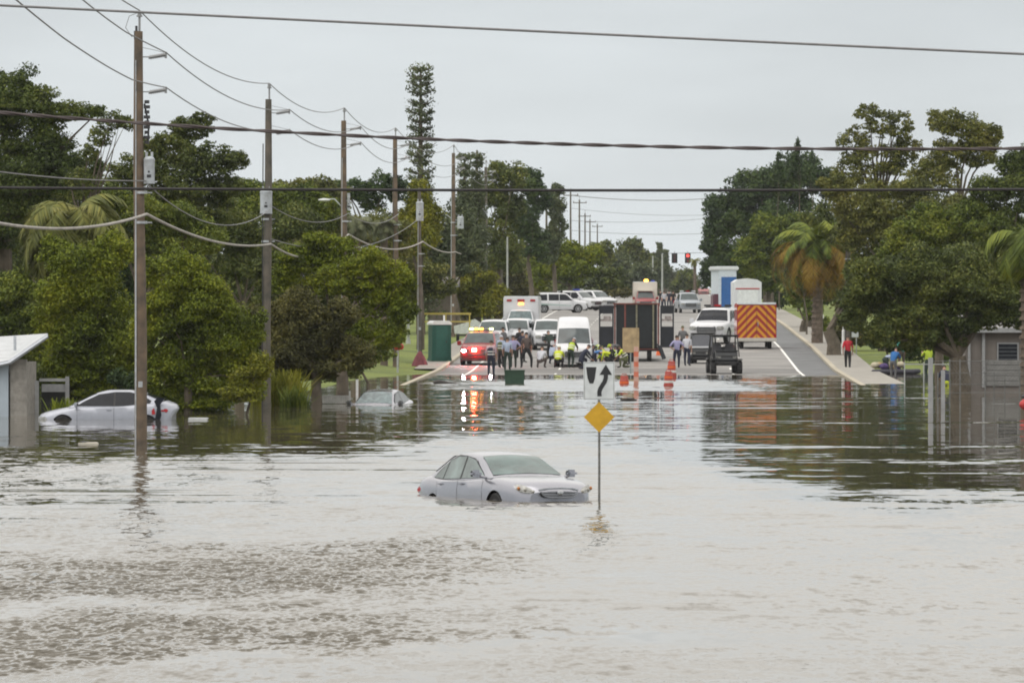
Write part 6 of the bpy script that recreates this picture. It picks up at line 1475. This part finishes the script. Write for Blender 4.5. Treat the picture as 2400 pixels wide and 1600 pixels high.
    for s in (-1, 1):
        x.ell(tuple(c0 + fw * .083 + sd * s * .032 + ax * .02), (.009, .011, .008), 6, 4, 4); x.ell(tuple(c0 + sd * s * .088), (.02, .012, .03), 6, 5, 2)
    x.ell(tuple(c0 + fw * .086 - ax * .05), (.006, .022, .006), 6, 4, 4)
    for t, s in (('l', 1), ('r', -1)):
        w_, h_ = j['wr' + t], j['ha' + t]; d = (h_ - w_).normalized(); a = V3((0, 1, 0)); a = (a - d * a.dot(d)).normalized(); n_ = d.cross(a)
        for i, (off, ln) in enumerate(((-.028, .065), (-.009, .078), (.010, .074), (.028, .058))):
            b0 = h_ + a * off + d * .012; m_ = b0 + d * ln * .5 + n_ * .006 * s; e_ = m_ + d * ln * .42 + n_ * .018 * s; x.tube([b0, m_, e_], [.0095, .0085, .006], 5, 2)
        b0 = w_.lerp(h_, .5) + V3((.02, -s * .018, 0)); x.tube([b0, b0 + d * .03 + V3((.02, -s * .01, 0)), b0 + d * .06 + V3((.025, -s * .008, 0))], [.011, .010, .007], 5, 2)
    xm = x.mesh('x', mats, smooth=True, angle=80); bm = bmesh.new(); bm.from_mesh(m2); bm.from_mesh(xm); bm.to_mesh(m2); bm.free(); m2.name = 'body'
    bo = bpy.data.objects.new('body', m2); COL.objects.link(bo); bo.parent = root
    # hair, cap, vest
    def shell(c, rr, cut, nm, m, brim=False):
        h = MB(); rows = []
        for i in range(7):
            t = math.pi * .5 * (1 - i / 6) ** 1.0 * cut; rows.append([tuple(c + (fw * math.cos(q) * .98 + sd * math.sin(q) * .88) * rr * math.sin(t) + ax * rr * 1.05 * math.cos(t)) for q in np.linspace(0, 6.2832, 15)[:-1]])
        h.grid(rows, closed=True); h.f.append(tuple(range(6 * 14, 7 * 14))); h.m.append(0)
        if brim: h.add([tuple(c + fw * rr * .9 + sd * rr * .7), tuple(c + fw * rr * 1.75 + sd * rr * .45 - ax * .01), tuple(c + fw * rr * 1.75 - sd * rr * .45 - ax * .01), tuple(c + fw * rr * .9 - sd * rr * .7)], [(0, 1, 2, 3)])
        h.build(nm, m, root, smooth=True)
    if helmet: shell(hd + ax * .035, .125, 1.05, 'helmet', helmet, True)
    elif cap: shell(hd + ax * .03, .112, 1.0, 'cap', CL[cap], True)
    elif not bald: shell(hd + ax * .028 - fw * .014, .108, 1.12, 'hair', HAIR)
    if vest:
        a, c_ = j['pel'].lerp(j['ch'], .12), j['ch'].lerp(j['nk'], .62); h = MB(); dv = (c_ - a).normalized(); side = V3((0, 1, 0)); fr = side.cross(dv)
        rows = [[tuple(a.lerp(c_, t) + side * math.cos(q) * w_ + fr * math.sin(q) * d_) for q in np.linspace(0, 6.2832, 17)[:-1]] for t, w_, d_ in ((0, .19, .155), (.3, .185, .15), (.6, .20, .155), (.85, .205, .145), (1, .13, .11))]
        h.grid(rows, closed=True); vo = h.build('vest', CL[vest] if vest in CL else vest, root, smooth=True)
        h = MB()
        for t0, t1 in ((.2, .3), (.5, .6)):
            h.grid([[tuple(a.lerp(c_, t) + side * math.cos(q) * w_ * 1.03 + fr * math.sin(q) * .158) for q in np.linspace(0, 6.2832, 17)[:-1]] for t, w_ in ((t0, .19), (t1, .195))], closed=True)
        h.build('reflective_band', REFL, vo)
    return root
G = 'responders gathered at the water edge'
HEL = mat('helmet_pale', (.6, .6, .5), .5); HELB = mat('helmet_black', (.03, .03, .03), .5)
P0 = 43.2
person('person in pale sleeves and navy vest standing in the water before the red suv', 1151, 46.0, 75, 'stand', 'pink', 'navy', 1, z=-.04, vest='navy', group=G, H=1.82)
person('person in white cap with pale blue shirt beside the red suv', 1174, P0, 60, 'stand', 'paleblue', 'black', 2, cap='white', group=G, vest='olive')
person('person in pale blue shirt and dark green trousers, left of the lilac shirt', 1189, P0 + .6, 80, 'stand', 'paleblue', 'darkgreen', 3, group=G)
person('person in lilac shirt and dark trousers with hands on hips', 1203, P0, 100, 'hips', 'lilac', 'darkgreen', 4, group=G)
person('person all in black standing behind the lilac shirt', 1218, P0 - 2.5, 120, 'stand', 'black', 'black', 5, group=G)
person('tall person in brown shirt with legs apart, near the white suv', 1234, P0, 95, 'wide', 'brown', 'black', 6, group=G, H=1.92, cap='black')
person('person crouching in pale lilac shirt beside the tall brown shirted one', 1268, P0, 70, 'crouch', 'white', 'brown', 7, group=G)
person('person with dark hair standing behind the crouching white shirt', 1290, P0 - 2.2, 110, 'lean', 'darkgreen', 'black', 8, group=G)
person('person crouching in bright yellow vest, leftmost of the yellow vests', 1309, P0, 80, 'crouch', 'yellow', 'black', 9, group=G, vest='yellow', helmet=HEL)
person('person in lilac shirt standing behind the crouching yellow vest', 1321, P0 - 1.8, 85, 'stand', 'lilac', 'navy', 10, group=G)
person('person standing in pale cap with black and lime vest', 1338, P0, 60, 'lean', 'black', 'darkgreen', 11, group=G, cap='white', vest='lime')
person('person in white shirt bending forward right of the lime vest', 1353, P0 - .8, 10, 'bend', 'white', 'navy', 12, group=G)
person('person in pink and white top standing before the trailer side', 1388, P0 - 2, 200, 'lean', 'pink', 'black', 13, group=G)
person('big person in navy kneeling behind the keep right sign', 1368, P0 + .3, 20, 'kneel', 'navy', 'navy', 14, group=G, H=1.9, sleeve='long')
person('person in blue shirt bending low over the ground', 1396, P0 + .2, 5, 'bend', 'blue', 'navy', 15, group=G, H=1.6)
person('person in bright lime jacket kneeling just above the keep right sign arrow', 1419, P0, 170, 'kneel', 'lime', 'black', 16, group=G, sleeve='long')
person('person in black with lime helmet crouching left of the tan board post', 1437, P0 - .5, 190, 'crouch', 'black', 'black', 17, group=G, vest='lime', helmet=CL['lime'])
person('person in olive and yellow gear crouching at the tan board post', 1462, P0, 175, 'kneel', 'yellow', 'olive', 18, group=G, skin='m', vest='olive')
person('person in lilac shirt and dark maroon trousers standing right of the trailer', 1586, P0, 100, 'hips', 'lilac', 'navy', 19, group=G)
person('person in white shirt between the lilac shirt and the small utility vehicle', 1610, P0 - .5, 70, 'stand', 'white', 'navy', 20, group=G)
person('person in dark clothes and olive cap standing behind the white shirted one', 1600, P0 - 3, 90, 'stand', 'grey', 'black', 21, group=G, cap='olive')
person('person in grey shirt with a black cap standing right behind the pale blue shirt', 1180, P0 - 2.6, 140, 'stand', 'grey', 'black', 22, group=G, cap='black')
person('person in navy shirt standing between the lilac shirt and the tall brown shirt', 1224, P0 - 1.4, 40, 'hips', 'navy', 'black', 23, group=G)
person('person in white shirt squatting behind the crouching yellow vest', 1296, P0 - 1.0, 60, 'crouch', 'paleblue', 'navy', 24, group=G)
person('person in lime vest bending low behind the kneeling lime jacket', 1408, P0 - 1.2, 160, 'bend', 'navy', 'black', 25, group=G, vest='lime', H=1.6)
person('person in grey shirt leaning over behind the tan board post', 1449, P0 - 1.5, 190, 'bend', 'grey', 'black', 26, group=G, H=1.65)
person('person in bright yellow jacket bending right above the arrow on the sign', 1428, P0 + .3, 175, 'bend', 'yellow', 'black', 50, group=G, H=1.55, sleeve='long')
person('person in navy crouching at the far right end of the kneeling row', 1472, P0 - .8, 200, 'crouch', 'navy', 'black', 51, group=G)
person('person in lime vest crouching between the big navy one and the blue shirt', 1383, P0 - .6, 20, 'crouch', 'navy', 'navy', 52, group=G, vest='lime')
person('person in white shirt with navy trousers standing behind the kneeling row', 1364, P0 - 2.6, 100, 'stand', 'white', 'navy', 53, group=G)
G2 = 'distant people on the road beside the red fire truck'
for i, (px, p, s_, lb) in enumerate(((1556, 23.5, 'white', 'distant person in white beside the red fire truck'), (1568, 23, 'navy', 'distant person in navy right of the white one'), (1578, 23.2, 'black', 'distant person in black nearest the grey pickup'), (1548, 22.5, 'black', 'distant person in black nearest the red fire truck'))):
    person(lb, px, p, -90, 'stand', s_, 'navy', 30 + i, group=G2)
person('distant person in purple top beside the camper trailer', 1797, 30, 90, 'stand', 'lilac', 'navy', 40)
person('person in red shirt and black trousers walking on the right pavement', 1987, 43.6, 88, 'walk', 'red', 'black', 41, H=1.82)
person('person in bright blue shirt bending over the dark raft', 2094, 46, 60, 'lean', 'brightblue', 'grey', 42, z=-.15, H=1.7)
person('person in pale blue shirt at the left end of the dark raft', 2078, 45, 20, 'bend', 'paleblue', 'darkgreen', 43, z=-.1)
person('person in teal shirt behind the bright blue shirt', 2113, 43.5, 110, 'stand', 'teal', 'brown', 44, skin='m', H=1.7)
person('person in bright lime jacket standing in the shallows left of the pipe fence', 2176, 47, 120, 'armsup', 'lime', 'darkgreen', 45, z=-.2, sleeve='long', helmet=CL['lime'], H=1.86)
person('person in navy top with yellow trousers leaning on the pipe fence', 2217, 52, 100, 'lean', 'navy', 'yellow', 46, z=-.7)
# ---------------------------------------------------------------- humid air between the near and the far trees
def haze():
    b = MB(); b.box((0, 1300, 20), (2600, 3200, 70)); m = bpy.data.materials.new('haze'); m.use_nodes = True; t = m.node_tree; t.nodes.clear()
    o = t.nodes.new('ShaderNodeOutputMaterial'); v = t.nodes.new('ShaderNodeVolumePrincipled'); v.inputs['Color'].default_value = (.93, .96, 1, 1); v.inputs['Density'].default_value = .00006; v.inputs['Anisotropy'].default_value = .2
    t.links.new(v.outputs[0], o.inputs['Volume']); ob = b.build('haze', m); tag(ob, kind='stuff')
haze()
